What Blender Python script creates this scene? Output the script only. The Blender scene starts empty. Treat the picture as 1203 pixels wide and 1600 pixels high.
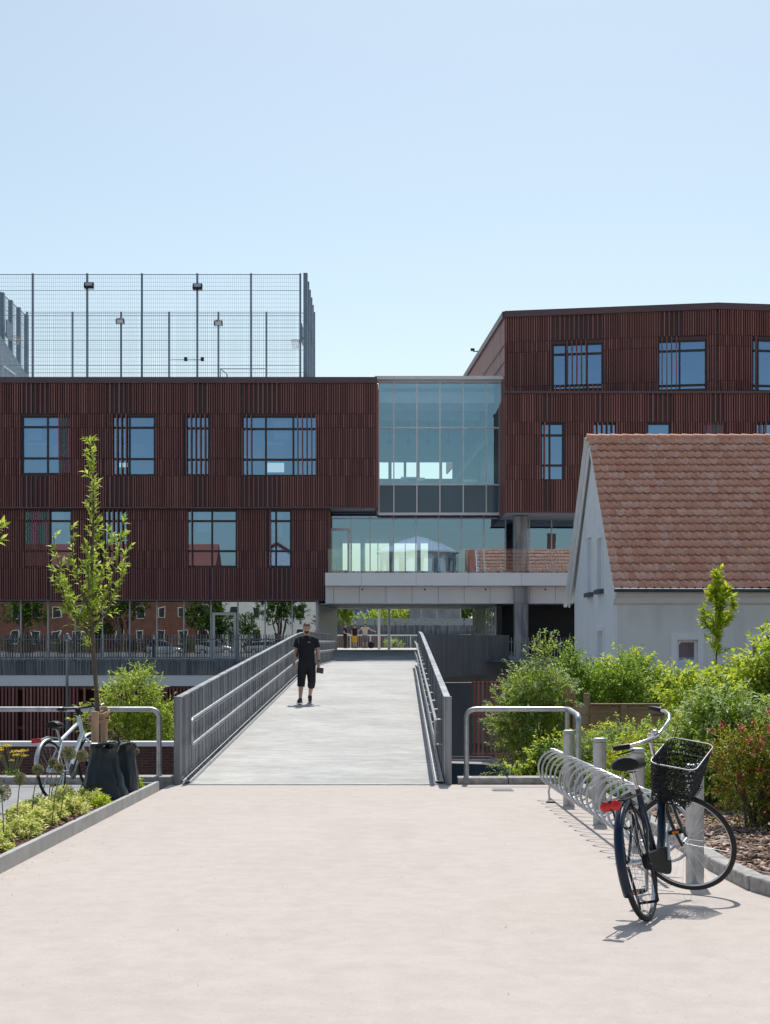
import bpy, bmesh, math, random
import numpy as np
from mathutils import Vector, Matrix, Euler
R = math.radians
random.seed(7)
rng = np.random.default_rng(7)
scene = bpy.context.scene
COL = scene.collection

# ------------------------------------------------------------------ camera
EYE = 1.46
F = 2300.0
cd = bpy.data.cameras.new('camera')
cam = bpy.data.objects.new('camera', cd)
COL.objects.link(cam)
cam.location = (0, 0, EYE)
cam.rotation_euler = (R(90), 0, 0)
cd.sensor_fit = 'VERTICAL'
cd.sensor_height = 36
cd.lens = F / 1600 * 36
cd.shift_y = 203 / 1600
cd.clip_start = 0.1
cd.clip_end = 3000
scene.camera = cam

# ------------------------------------------------------------------ light
SUN_EL, SUN_AZ = 59, 7
w = bpy.data.worlds.new('World')
scene.world = w
w.use_nodes = True
nt = w.node_tree
bg = nt.nodes['Background']
sky = nt.nodes.new('ShaderNodeTexSky')
sky.sky_type = 'NISHITA'
sky.sun_disc = False
sky.sun_elevation = R(SUN_EL)
sky.sun_rotation = R(SUN_AZ)
sky.altitude = 0
sky.air_density = 1.0
sky.dust_density = 1.3
sky.ozone_density = 0.0
skg = nt.nodes.new('ShaderNodeMix'); skg.data_type = 'RGBA'; skg.blend_type = 'MULTIPLY'; skg.inputs[0].default_value = 1
skg.inputs[7].default_value = (1.0, 1.005, 0.90, 1)        # white balance of the sky
nt.links.new(sky.outputs['Color'], skg.inputs[6])
nt.links.new(skg.outputs[2], bg.inputs['Color'])
bg.inputs['Strength'].default_value = 0.123
sd = bpy.data.lights.new('sun', 'SUN')
sd.energy = 3.7
sd.angle = R(0.5)
sd.color = (1.0, 0.96, 0.91)
sun = bpy.data.objects.new('sun', sd)
COL.objects.link(sun)
sv = Vector((math.sin(R(SUN_AZ)) * math.cos(R(SUN_EL)), math.cos(R(SUN_AZ)) * math.cos(R(SUN_EL)), math.sin(R(SUN_EL))))
sun.rotation_euler = (-sv).to_track_quat('-Z', 'Y').to_euler()
sun.location = sv * 60
scene.view_settings.view_transform = 'Standard'
scene.view_settings.look = 'None'
scene.view_settings.gamma = 1
scene.view_settings.use_curve_mapping = False
scene.view_settings.exposure = 0.30

# ------------------------------------------------------------------ helpers
def X(px, Z): return (px - 601.5) / F * Z
def H(py, Z): return EYE + (1003 - py) / F * Z
def zg(Z): return -0.0213 * Z                       # plaza falls gently towards the bridge
def zd(Z):                                           # bridge deck: rises 4 %, levels off at the terrace, short ramp in the passage
    if Z < 40: return -0.41 + 0.0425 * (Z - 19.3)
    if Z < 48: return .4698 + .0425 * (Z - 40) - .0425 / 16 * (Z - 40) ** 2
    return 0.6398

def tag(o, label=None, cat=None, group=None, kind=None):
    if label: o['label'] = label
    if cat: o['category'] = cat
    if group: o['group'] = group
    if kind: o['kind'] = kind
    return o

def thing(name, label, cat, loc=(0, 0, 0), rz=0, group=None):
    o = bpy.data.objects.new(name, None)
    COL.objects.link(o)
    o.location = loc
    o.rotation_euler = (0, 0, rz)
    o.empty_display_size = 0.2
    return tag(o, label, cat, group)

def copy_tree(o, parent=None):
    kids = list(o.children)
    c = o.copy()
    COL.objects.link(c)
    if parent: c.parent = parent
    for k in kids:
        copy_tree(k, c)
    return c

class MB:
    def __init__(s, M=None):
        s.v = []; s.f = []; s.M = M; s.mi = []; s.cm = 0
    def add(s, vs, fs):
        b = len(s.v)
        if s.M is not None: vs = [s.M @ Vector(p) for p in vs]
        s.v.extend([tuple(p) for p in vs])
        s.f.extend([tuple(b + i for i in f) for f in fs])
        s.mi.extend([s.cm] * len(fs))
        return s
    def box(s, x0, x1, y0, y1, z0, z1):
        v = [(x0,y0,z0),(x1,y0,z0),(x1,y1,z0),(x0,y1,z0),(x0,y0,z1),(x1,y0,z1),(x1,y1,z1),(x0,y1,z1)]
        return s.add(v, [(0,3,2,1),(4,5,6,7),(0,1,5,4),(1,2,6,5),(2,3,7,6),(3,0,4,7)])
    def quad(s, a, b, c, d): return s.add([a, b, c, d], [(0, 1, 2, 3)])
    def bar(s, p, q, w, h, up=(0, 0, 1)):
        p = Vector(p); q = Vector(q); d = (q - p).normalized(); up = Vector(up)
        if abs(d.dot(up)) > 0.99: up = Vector((0, 1, 0))
        a = d.cross(up).normalized(); b = a.cross(d).normalized()
        a = a * w / 2; b = b * h / 2
        v = [p-a-b, p+a-b, p+a+b, p-a+b, q-a-b, q+a-b, q+a+b, q-a+b]
        return s.add(v, [(0,3,2,1),(4,5,6,7),(0,1,5,4),(1,2,6,5),(2,3,7,6),(3,0,4,7)])
    def tube(s, pts, r, n=8, closed=False, cap=True, sq=1.0):
        pts = [Vector(p) for p in pts]; m = len(pts)
        rs = r if hasattr(r, '__len__') else [r] * m
        vs = []; prev = None
        for i, p in enumerate(pts):
            if closed: d = pts[(i+1) % m] - pts[i-1]
            else: d = pts[min(i+1, m-1)] - pts[max(i-1, 0)]
            if d.length < 1e-9: d = Vector((0, 0, 1))
            d.normalize()
            if prev is None:
                u = Vector((0, 0, 1)) if abs(d.z) < 0.9 else Vector((0, 1, 0))
                a = d.cross(u).normalized()
            else:
                a = (prev - d * prev.dot(d))
                a = a.normalized() if a.length > 1e-6 else d.orthogonal().normalized()
            prev = a; b = d.cross(a)
            for k in range(n):
                t = 2 * math.pi * k / n
                vs.append(p + (a * math.cos(t) + b * math.sin(t) * sq) * rs[i])
        fs = []
        for i in range(m if closed else m - 1):
            for k in range(n):
                i2 = (i + 1) % m
                fs.append((i*n+k, i*n+(k+1) % n, i2*n+(k+1) % n, i2*n+k))
        if cap and not closed:
            fs.append(tuple(range(n-1, -1, -1))); fs.append(tuple((m-1)*n+k for k in range(n)))
        return s.add(vs, fs)
    def lathe(s, prof, n=16, c=(0, 0, 0)):
        vs = []; fs = []
        for (r, z) in prof:
            for k in range(n):
                t = 2 * math.pi * k / n
                vs.append((c[0] + r * math.cos(t), c[1] + r * math.sin(t), c[2] + z))
        for i in range(len(prof) - 1):
            for k in range(n):
                fs.append((i*n+k, i*n+(k+1) % n, (i+1)*n+(k+1) % n, (i+1)*n+k))
        fs.append(tuple(range(n-1, -1, -1))); fs.append(tuple((len(prof)-1)*n+k for k in range(n)))
        return s.add(vs, fs)
    def ball(s, c, rx, ry=None, rz=None, n=12, m=8):
        ry = ry or rx; rz = rz or rx; vs = []; fs = []
        for i in range(1, m):
            p = math.pi * i / m
            for k in range(n):
                t = 2 * math.pi * k / n
                vs.append((c[0]+rx*math.sin(p)*math.cos(t), c[1]+ry*math.sin(p)*math.sin(t), c[2]+rz*math.cos(p)))
        top = len(vs); vs.append((c[0], c[1], c[2]+rz)); vs.append((c[0], c[1], c[2]-rz))
        for i in range(m-2):
            for k in range(n):
                fs.append((i*n+k, (i+1)*n+k, (i+1)*n+(k+1) % n, i*n+(k+1) % n))
        for k in range(n):
            fs.append((top, k, (k+1) % n)); fs.append((top+1, (m-2)*n+(k+1) % n, (m-2)*n+k))
        return s.add(vs, fs)
    def prism(s, poly, a, b, axis='y'):
        """poly of 2D points extruded from a to b along axis (x: (y,z) points, y: (x,z), z: (x,y))"""
        def mk(p, t):
            return {'x': (t, p[0], p[1]), 'y': (p[0], t, p[1]), 'z': (p[0], p[1], t)}[axis]
        n = len(poly)
        vs = [mk(p, a) for p in poly] + [mk(p, b) for p in poly]
        fs = [tuple(range(n)), tuple(range(2*n-1, n-1, -1))]
        for i in range(n): fs.append((i, i+n, (i+1) % n + n, (i+1) % n))
        return s.add(vs, fs)
    def build(s, name, mat, parent=None, smooth=False, bevel=0):
        me = bpy.data.meshes.new(name)
        me.from_pydata(s.v, [], s.f)
        mats = mat if isinstance(mat, (list, tuple)) else [mat]
        for m in mats: me.materials.append(m)
        if len(mats) > 1: me.polygons.foreach_set('material_index', s.mi)
        if smooth:
            me.polygons.foreach_set('use_smooth', [True] * len(me.polygons))
            try: me.set_sharp_from_angle(angle=R(40))
            except Exception: pass
        me.update()
        o = bpy.data.objects.new(name, me)
        COL.objects.link(o)
        if parent: o.parent = parent
        if bevel:
            b = o.modifiers.new('bevel', 'BEVEL'); b.width = bevel; b.segments = 2; b.limit_method = 'ANGLE'
        return o

def arc(c, r, a0, a1, n, u, v):
    c = Vector(c); u = Vector(u); v = Vector(v)
    return [c + u * r * math.cos(a0 + (a1-a0)*i/n) + v * r * math.sin(a0 + (a1-a0)*i/n) for i in range(n+1)]

# ------------------------------------------------------------------ materials
def newmat(name):
    m = bpy.data.materials.new(name); m.use_nodes = True
    return m, m.node_tree, m.node_tree.nodes['Principled BSDF']

def ramp(t, stops):
    n = t.nodes.new('ShaderNodeValToRGB')
    el = n.color_ramp.elements
    el[0].position, el[0].color = stops[0][0], (*stops[0][1], 1)
    el[1].position, el[1].color = stops[-1][0], (*stops[-1][1], 1)
    for p, c in stops[1:-1]:
        e = el.new(p); e.color = (*c, 1)
    return n

def pm(name, c, c2=None, scale=4, rough=0.7, metal=0, bump=0, bscale=None, stretch=(1, 1, 1), spec=0.5, detail=6, lo=.35, hi=.65, bdist=0.01):
    m, t, p = newmat(name)
    p.inputs['Roughness'].default_value = rough
    p.inputs['Metallic'].default_value = metal
    p.inputs['Specular IOR Level'].default_value = spec
    if c2 is None: c2 = tuple(x * 0.8 for x in c)
    tc = t.nodes.new('ShaderNodeTexCoord'); mp = t.nodes.new('ShaderNodeMapping')
    mp.inputs['Scale'].default_value = stretch
    t.links.new(tc.outputs['Object'], mp.inputs['Vector'])
    n = t.nodes.new('ShaderNodeTexNoise'); n.inputs['Scale'].default_value = scale; n.inputs['Detail'].default_value = detail
    t.links.new(mp.outputs[0], n.inputs['Vector'])
    r = ramp(t, [(lo, c2), (hi, c)])
    t.links.new(n.outputs['Fac'], r.inputs[0]); t.links.new(r.outputs[0], p.inputs['Base Color'])
    if bump:
        n2 = t.nodes.new('ShaderNodeTexNoise'); n2.inputs['Scale'].default_value = bscale or scale * 8; n2.inputs['Detail'].default_value = 5
        t.links.new(mp.outputs[0], n2.inputs['Vector'])
        b = t.nodes.new('ShaderNodeBump'); b.inputs['Strength'].default_value = bump; b.inputs['Distance'].default_value = bdist
        t.links.new(n2.outputs['Fac'], b.inputs['Height']); t.links.new(b.outputs[0], p.inputs['Normal'])
    return m

def island_mat(name, stops, rough=0.6, transl=0, spec=0.3, bump=0, bscale=30, noise=0):
    """colour varies per mesh island (leaf, tile, chip)"""
    m, t, p = newmat(name)
    p.inputs['Roughness'].default_value = rough
    p.inputs['Specular IOR Level'].default_value = spec
    g = t.nodes.new('ShaderNodeNewGeometry')
    r = ramp(t, stops)
    t.links.new(g.outputs['Random Per Island'], r.inputs[0])
    src = r.outputs[0]
    if noise:
        tc = t.nodes.new('ShaderNodeTexCoord')
        n = t.nodes.new('ShaderNodeTexNoise'); n.inputs['Scale'].default_value = noise; n.inputs['Detail'].default_value = 8
        t.links.new(tc.outputs['Object'], n.inputs['Vector'])
        r2 = ramp(t, [(0.36, (0.62, 0.60, 0.58)), (0.48, (1, 1, 1))])
        t.links.new(n.outputs['Fac'], r2.inputs[0])
        mx = t.nodes.new('ShaderNodeMix'); mx.data_type = 'RGBA'; mx.blend_type = 'MULTIPLY'; mx.inputs[0].default_value = 0.85
        t.links.new(src, mx.inputs[6]); t.links.new(r2.outputs[0], mx.inputs[7]); src = mx.outputs[2]
    t.links.new(src, p.inputs['Base Color'])
    if bump:
        n2 = t.nodes.new('ShaderNodeTexNoise'); n2.inputs['Scale'].default_value = bscale
        tc2 = t.nodes.new('ShaderNodeTexCoord'); t.links.new(tc2.outputs['Object'], n2.inputs['Vector'])
        b = t.nodes.new('ShaderNodeBump'); b.inputs['Strength'].default_value = bump; b.inputs['Distance'].default_value = .01
        t.links.new(n2.outputs['Fac'], b.inputs['Height']); t.links.new(b.outputs[0], p.inputs['Normal'])
    if transl:
        tr = t.nodes.new('ShaderNodeBsdfTranslucent'); t.links.new(src, tr.inputs['Color'])
        ms = t.nodes.new('ShaderNodeMixShader'); ms.inputs[0].default_value = transl
        out = t.nodes['Material Output']
        t.links.new(p.outputs[0], ms.inputs[1]); t.links.new(tr.outputs[0], ms.inputs[2]); t.links.new(ms.outputs[0], out.inputs['Surface'])
    return m

def glass_mat(name, refl=0.4, tint=(0.8, 0.9, 1.0), through=(0.55, 0.68, 0.72), rough=0.0, wobble=0.0):
    """thin coated pane: part mirror, part tinted see-through"""
    m, t, p = newmat(name)
    t.nodes.remove(p)
    gl = t.nodes.new('ShaderNodeBsdfGlossy'); gl.inputs['Color'].default_value = (*tint, 1); gl.inputs['Roughness'].default_value = rough
    tr = t.nodes.new('ShaderNodeBsdfTransparent'); tr.inputs['Color'].default_value = (*through, 1)
    lw = t.nodes.new('ShaderNodeFresnel'); lw.inputs['IOR'].default_value = 1.5
    ad = t.nodes.new('ShaderNodeMath'); ad.operation = 'ADD'; ad.use_clamp = True; ad.inputs[1].default_value = refl
    t.links.new(lw.outputs[0], ad.inputs[0])
    ms = t.nodes.new('ShaderNodeMixShader')
    t.links.new(ad.outputs[0], ms.inputs[0]); t.links.new(tr.outputs[0], ms.inputs[1]); t.links.new(gl.outputs[0], ms.inputs[2])
    t.links.new(ms.outputs[0], t.nodes['Material Output'].inputs['Surface'])
    if wobble:
        tc = t.nodes.new('ShaderNodeTexCoord'); n = t.nodes.new('ShaderNodeTexNoise'); n.inputs['Scale'].default_value = 0.9; n.inputs['Detail'].default_value = 1
        t.links.new(tc.outputs['Object'], n.inputs['Vector'])
        b = t.nodes.new('ShaderNodeBump'); b.inputs['Strength'].default_value = 1; b.inputs['Distance'].default_value = wobble
        t.links.new(n.outputs['Fac'], b.inputs['Height']); t.links.new(b.outputs[0], gl.inputs['Normal'])
    return m

def brick_mat(name, c1, c2, mortar, scale=1.0, bw=0.24, bh=0.0667, axis='xz'):
    m, t, p = newmat(name)
    p.inputs['Roughness'].default_value = 0.9
    tc = t.nodes.new('ShaderNodeTexCoord'); sp = t.nodes.new('ShaderNodeSeparateXYZ'); cb = t.nodes.new('ShaderNodeCombineXYZ')
    t.links.new(tc.outputs['Object'], sp.inputs[0])
    t.links.new(sp.outputs['X' if axis[0] == 'x' else 'Y'], cb.inputs['X']); t.links.new(sp.outputs['Z'], cb.inputs['Y'])
    b = t.nodes.new('ShaderNodeTexBrick')
    b.inputs['Color1'].default_value = (*c1, 1); b.inputs['Color2'].default_value = (*c2, 1); b.inputs['Mortar'].default_value = (*mortar, 1)
    b.inputs['Scale'].default_value = scale; b.inputs['Brick Width'].default_value = bw; b.inputs['Row Height'].default_value = bh
    b.inputs['Mortar Size'].default_value = 0.007; b.inputs['Bias'].default_value = 0
    t.links.new(cb.outputs[0], b.inputs['Vector'])
    n = t.nodes.new('ShaderNodeTexNoise'); n.inputs['Scale'].default_value = 1.5; n.inputs['Detail'].default_value = 6
    t.links.new(tc.outputs['Object'], n.inputs['Vector'])
    r = ramp(t, [(.3, (.7, .7, .7)), (.7, (1.1, 1.1, 1.1))]); t.links.new(n.outputs['Fac'], r.inputs[0])
    mx = t.nodes.new('ShaderNodeMix'); mx.data_type = 'RGBA'; mx.blend_type = 'MULTIPLY'; mx.inputs[0].default_value = 1
    t.links.new(b.outputs['Color'], mx.inputs[6]); t.links.new(r.outputs[0], mx.inputs[7]); t.links.new(mx.outputs[2], p.inputs['Base Color'])
    bp = t.nodes.new('ShaderNodeBump'); bp.inputs['Strength'].default_value = .6; bp.inputs['Distance'].default_value = .006; bp.invert = True
    t.links.new(b.outputs['Fac'], bp.inputs['Height']); t.links.new(bp.outputs[0], p.inputs['Normal'])
    return m

def ground_mat(name, base, var, speck, dark, big=0.35, rough=0.85, bump=.35, streak=None):
    """cast surface: large cloudy tone, fine grit, a few small dark spots and light grains"""
    m, t, p = newmat(name)
    p.inputs['Roughness'].default_value = rough; p.inputs['Specular IOR Level'].default_value = .3
    tc = t.nodes.new('ShaderNodeTexCoord')
    def noise(sc, det=6, st=None, ro=.5):
        n = t.nodes.new('ShaderNodeTexNoise'); n.inputs['Scale'].default_value = sc; n.inputs['Detail'].default_value = det; n.inputs['Roughness'].default_value = ro
        if st:
            mp = t.nodes.new('ShaderNodeMapping'); mp.inputs['Scale'].default_value = st
            t.links.new(tc.outputs['Object'], mp.inputs[0]); t.links.new(mp.outputs[0], n.inputs['Vector'])
        else: t.links.new(tc.outputs['Object'], n.inputs['Vector'])
        return n
    def mix(a, b, fac, mode='MIX'):
        mx = t.nodes.new('ShaderNodeMix'); mx.data_type = 'RGBA'; mx.blend_type = mode
        if hasattr(fac, 'is_output'): t.links.new(fac, mx.inputs[0])
        else: mx.inputs[0].default_value = fac
        for s_, i in ((a, 6), (b, 7)):
            if hasattr(s_, 'is_output'): t.links.new(s_, mx.inputs[i])
            else: mx.inputs[i].default_value = (*s_, 1)
        return mx.outputs[2]
    n1 = noise(big, 8, None, .6); r1 = ramp(t, [(.36, var), (.64, base)]); t.links.new(n1.outputs['Fac'], r1.inputs[0])
    c = r1.outputs[0]
    if streak:
        n4 = noise(1.0, 9, streak, .65); r4 = ramp(t, [(.34, (.76, .77, .78)), (.66, (1.07, 1.07, 1.07))]); t.links.new(n4.outputs['Fac'], r4.inputs[0])
        c = mix(c, r4.outputs[0], .9, 'MULTIPLY')
    n2 = noise(90, 3); r2 = ramp(t, [(.60, (0, 0, 0)), (.72, (1, 1, 1))]); t.links.new(n2.outputs['Fac'], r2.inputs[0])
    c = mix(c, speck, r2.outputs[0])
    n3 = noise(38, 2); r3 = ramp(t, [(.70, (0, 0, 0)), (.76, (1, 1, 1))]); t.links.new(n3.outputs['Fac'], r3.inputs[0])
    c = mix(c, dark, r3.outputs[0])
    n6 = noise(.9, 5, (1, .45, 1), .6); r6 = ramp(t, [(.30, (.955, .95, .945)), (.42, (1, 1, 1))]); t.links.new(n6.outputs['Fac'], r6.inputs[0])
    c = mix(c, r6.outputs[0], 1, 'MULTIPLY')
    n7 = noise(2.3, 3, None, .5); r7 = ramp(t, [(.71, (0, 0, 0)), (.735, (.55, .55, .55))]); t.links.new(n7.outputs['Fac'], r7.inputs[0])
    c = mix(c, var, r7.outputs[0])
    n5 = noise(5, 7, None, .7); r5 = ramp(t, [(.3, (.88, .88, .88)), (.6, (1, 1, 1))]); t.links.new(n5.outputs['Fac'], r5.inputs[0])
    c = mix(c, r5.outputs[0], 1, 'MULTIPLY')
    t.links.new(c, p.inputs['Base Color'])
    nb = noise(60, 6, None, .7)
    b = t.nodes.new('ShaderNodeBump'); b.inputs['Strength'].default_value = bump; b.inputs['Distance'].default_value = .006
    t.links.new(nb.outputs['Fac'], b.inputs['Height']); t.links.new(b.outputs[0], p.inputs['Normal'])
    return m

M = {}
M['plaza'] = ground_mat('plaza_concrete', (.476, .423, .389), (.458, .405, .372), (.56, .51, .475), (.30, .27, .24), .5)
M['asphalt'] = ground_mat('asphalt', (.30, .30, .31), (.25, .25, .26), (.36, .36, .36), (.09, .09, .09), .5)
M['deck'] = ground_mat('brushed_deck_concrete', (.53, .525, .505), (.42, .42, .41), (.58, .57, .55), (.30, .29, .28), .6, bump=.8, streak=(2.0, 7.0, 1))
M['street'] = ground_mat('street_asphalt', (.24, .235, .23), (.19, .19, .185), (.13, .13, .13), (.05, .05, .05), .5)
M['granite'] = pm('granite_kerb', (.40, .385, .365), (.24, .23, .22), 14, .85, bump=.8, bscale=40)
M['concrete'] = pm('concrete', (.33, .33, .33), (.25, .25, .255), 1.2, .85, bump=.2, bscale=30)
M['panel'] = pm('fibre_cement_panel', (.72, .71, .71), (.66, .65, .655), .8, .6)
M['white_edge'] = pm('powder_coated_edge', (.80, .79, .81), (.75, .74, .76), .6, .45)
M['galv'] = pm('galvanised_steel', (.52, .535, .55), (.36, .375, .39), 9, .42, .65, bump=.15, bscale=30)
M['steel_sheet'] = pm('reflection_streaked_steel', (.29, .305, .325), (.13, .14, .16), 4.5, .5, .35, stretch=(1, 1, .12), lo=.4, hi=.6)  # streaks imitate soft vertical reflections on the sheet, painted into the colour
M['steel_dark'] = pm('dark_steel', (.11, .12, .14), (.08, .088, .10), 2.0, .55, .3, stretch=(1, 1, .2))
M['steel_edge'] = pm('planter_edge_steel', (.40, .40, .39), (.31, .31, .30), 4, .5, .3)
M['alu'] = pm('aluminium', (.55, .56, .58), (.47, .48, .50), 3, .4, .4)
M['slat'] = island_mat('red_brown_slat', [(0, (.21, .080, .074)), (.4, (.265, .102, .090)), (.8, (.32, .126, .110)), (1, (.40, .17, .15))], .5)
M['backing'] = pm('brown_backing_panel', (.085, .044, .050), (.066, .035, .042), .8, .5)
M['coping'] = pm('brown_coping', (.13, .072, .080), (.10, .058, .066), .5, .45)
M['winframe'] = pm('dark_window_frame', (.040, .024, .028), (.03, .018, .02), 1, .45)
M['glass_win'] = glass_mat('coated_window_glass', .34, (.42, .64, .98), (.50, .60, .68))
M['glass_link'] = glass_mat('link_glass', .26, (.54, .82, 1.0), (.84, .96, .98))
M['glass_ground'] = glass_mat('ground_floor_glass', .36, (.80, .87, .90), (.25, .30, .32), wobble=.0016)
M['glass_mid'] = glass_mat('middle_floor_glass', .30, (.50, .72, .98), (.66, .80, .84), wobble=.0008)
M['glass_clear'] = glass_mat('clear_glass', .04, (.9, .97, 1), (.92, .97, .965))
M['spandrel'] = pm('spandrel_glass', (.080, .125, .17), (.07, .11, .155), .4, .12)
M['interior'] = pm('interior_plaster', (.45, .48, .50), (.40, .43, .45), .5, .8)
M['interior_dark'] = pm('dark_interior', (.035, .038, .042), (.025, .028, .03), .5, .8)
M['render'] = pm('painted_render', (.83, .82, .79), (.70, .69, .67), 1.6, .85, bump=.2, bscale=14, stretch=(1, 1, .35), lo=.28, hi=.55)
M['render_side'] = pm('painted_gable', (.86, .87, .88), (.79, .80, .82), 1.3, .85, bump=.15, bscale=14)
M['white_paint'] = pm('white_paint', (.76, .76, .76), (.70, .70, .70), 3, .5)
M['bright_paint'] = pm('bright_window_paint', (.92, .92, .92), (.88, .88, .88), 3, .5)
M['wood'] = pm('weathered_wood', (.46, .31, .18), (.32, .21, .12), 4, .8, bump=.4, bscale=20, stretch=(.5, 4, 5))
M['stake'] = pm('peeled_pine', (.52, .34, .21), (.38, .23, .14), 6, .75, stretch=(5, 5, .6))
M['rope'] = pm('coir_rope', (.45, .30, .17), (.25, .15, .08), 60, .95, bump=1, bscale=120)
M['bag'] = pm('green_watering_bag', (.012, .022, .026), (.007, .014, .018), 5, .42, bump=.5, bscale=6, bdist=.02)
M['bark'] = pm('bark', (.17, .13, .09), (.08, .06, .045), 18, .9, bump=.8, bscale=40, stretch=(1, 1, .35))
M['tilered'] = island_mat('clay_pantile', [(0, (.72, .34, .23)), (.3, (.77, .39, .27)), (.7, (.81, .43, .31)), (1, (.84, .50, .39))], .8, noise=14.0, bump=.3)
M['brick'] = brick_mat('brown_brick', (.145, .052, .042), (.10, .035, .032), (.15, .12, .11))
M['brick_red'] = brick_mat('red_brick', (.21, .075, .052), (.16, .055, .042), (.2, .17, .15))
M['soil'] = pm('soil', (.085, .055, .042), (.045, .028, .022), 20, .95, bump=1, bscale=40, bdist=.03)
M['chips'] = island_mat('bark_chips', [(0, (.12, .07, .05)), (.4, (.26, .17, .12)), (.8, (.44, .32, .25)), (1, (.58, .46, .38))], .85)
M['chips_dark'] = island_mat('dark_mulch', [(0, (.045, .025, .018)), (.5, (.12, .06, .04)), (1, (.22, .12, .08))], .9)
M['tyre'] = pm('rubber', (.018, .018, .019), (.012, .012, .012), 20, .75)
M['black'] = pm('black_plastic', (.010, .010, .011), (.007, .007, .008), 8, .45, spec=.3)
M['blackpaint'] = pm('black_gloss_paint', (.012, .015, .022), (.010, .012, .018), 3, .25)
M['bluepaint'] = pm('dark_blue_paint', (.008, .018, .044), (.006, .014, .034), 3, .25, spec=.35)
M['whitepaint'] = pm('pale_bike_paint', (.66, .72, .76), (.62, .68, .72), 3, .3)
M['chrome'] = pm('chrome', (.62, .62, .62), (.55, .55, .55), 12, .2, .95)
M['redlens'] = pm('red_reflector', (.62, .015, .02), (.45, .01, .012), 40, .2)
M['orange'] = pm('orange_reflector', (.8, .25, .02), (.6, .18, .02), 40, .25)
M['skin'] = pm('skin', (.55, .33, .25), (.47, .27, .20), 8, .55)
M['hair'] = pm('brown_hair', (.13, .065, .038), (.07, .035, .02), 30, .7, bump=.6, bscale=60)
M['cloth_black'] = pm('black_cloth', (.012, .012, .014), (.008, .008, .010), 6, .85, bump=.5, bscale=9, bdist=.02)
M['cloth_navy'] = pm('black_shorts_cloth', (.018, .018, .022), (.012, .012, .015), 6, .85, bump=.5, bscale=9, bdist=.02)
M['leaf_sap'] = island_mat('sapling_leaf', [(0, (.17, .28, .03)), (.5, (.40, .52, .06)), (1, (.62, .68, .14))], .45, .5)
M['leaf_green'] = island_mat('shrub_leaf', [(0, (.10, .21, .025)), (.5, (.27, .42, .05)), (1, (.48, .60, .09))], .42, .5)
M['leaf_dark'] = island_mat('dark_shrub_leaf', [(0, (.035, .09, .018)), (.6, (.10, .20, .03)), (1, (.20, .32, .05))], .4, .35)
M['leaf_lime'] = island_mat('lime_leaf', [(0, (.26, .38, .02)), (.5, (.50, .60, .035)), (1, (.70, .74, .08))], .5, .55)
M['leaf_yellow'] = island_mat('yellow_leaf', [(0, (.20, .28, .02)), (.5, (.48, .50, .03)), (1, (.68, .60, .05))], .5, .5)
M['leaf_bronze'] = island_mat('bronze_leaf', [(0, (.10, .19, .02)), (.45, (.28, .38, .03)), (.75, (.52, .50, .05)), (.9, (.40, .20, .04)), (1, (.42, .10, .05))], .5, .35)
M['leaf_red'] = island_mat('crimson_blossom', [(0, (.22, .008, .03)), (1, (.50, .03, .08))], .5, .3)
M['leaf_grey'] = island_mat('grey_green_leaf', [(0, (.18, .28, .08)), (.5, (.34, .46, .16)), (1, (.52, .60, .32))], .5, .42)
M['blossom'] = island_mat('white_blossom', [(0, (.55, .58, .48)), (1, (.78, .80, .72))], .6, .3)
M['leaf_var'] = island_mat('variegated_leaf', [(0, (.16, .28, .02)), (.3, (.45, .52, .05)), (.6, (.82, .78, .26)), (1, (.88, .85, .48))], .5, .4)
M['allium'] = island_mat('dried_allium', [(0, (.22, .23, .10)), (1, (.48, .43, .24))], .8, .2)
M['stem'] = pm('green_stem', (.20, .24, .12), (.14, .17, .08), 10, .7)
M['stem_dry'] = pm('dry_stem', (.42, .32, .14), (.32, .24, .1), 10, .7)
M['yflower'] = island_mat('yellow_flower', [(0, (.75, .55, .02)), (1, (.9, .75, .05))], .6, .2)
# ------------------------------------------------------------------ foliage helpers
def mesh_np(name, V, Fq, mats, parent=None, mi=None):
    me = bpy.data.meshes.new(name)
    V = np.asarray(V, dtype=np.float32); Fq = np.asarray(Fq, dtype=np.int32)
    k = Fq.shape[1]; n = len(Fq)
    me.vertices.add(len(V)); me.vertices.foreach_set('co', V.ravel())
    me.loops.add(n * k); me.loops.foreach_set('vertex_index', Fq.ravel())
    me.polygons.add(n)
    me.polygons.foreach_set('loop_start', np.arange(0, n * k, k, dtype=np.int32))
    me.polygons.foreach_set('loop_total', np.full(n, k, dtype=np.int32))
    for m in (mats if isinstance(mats, (list, tuple)) else [mats]): me.materials.append(m)
    if mi is not None: me.polygons.foreach_set('material_index', np.asarray(mi, dtype=np.int32))
    me.update(); me.validate()
    o = bpy.data.objects.new(name, me); COL.objects.link(o)
    if parent: o.parent = parent
    return o

def unit(a): return a / np.maximum(np.linalg.norm(a, axis=1, keepdims=True), 1e-9)

def leaf_verts(P, D, N, L, W, fold=.25, droop=.15):
    """each leaf: six vertices, four triangles, folded at the midrib and bent at the tip"""
    D = unit(D); S = unit(np.cross(D, N)); N = unit(np.cross(S, D))
    L = L[:, None]; W = W[:, None]
    b = P; mid = P + D * L * .5 - N * L * droop * .2; tip = P + D * L - N * L * droop
    l = P + D * L * .42 + S * W * .5 + N * W * fold; r = P + D * L * .42 - S * W * .5 + N * W * fold
    V = np.stack([b, l, r, mid, tip], 1).reshape(-1, 3)
    n = len(P); o = np.arange(n)[:, None] * 5
    Fq = np.concatenate([o + [0, 3, 1], o + [0, 2, 3], o + [1, 3, 4], o + [3, 2, 4]], 1).reshape(-1, 3)
    return V, Fq

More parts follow.
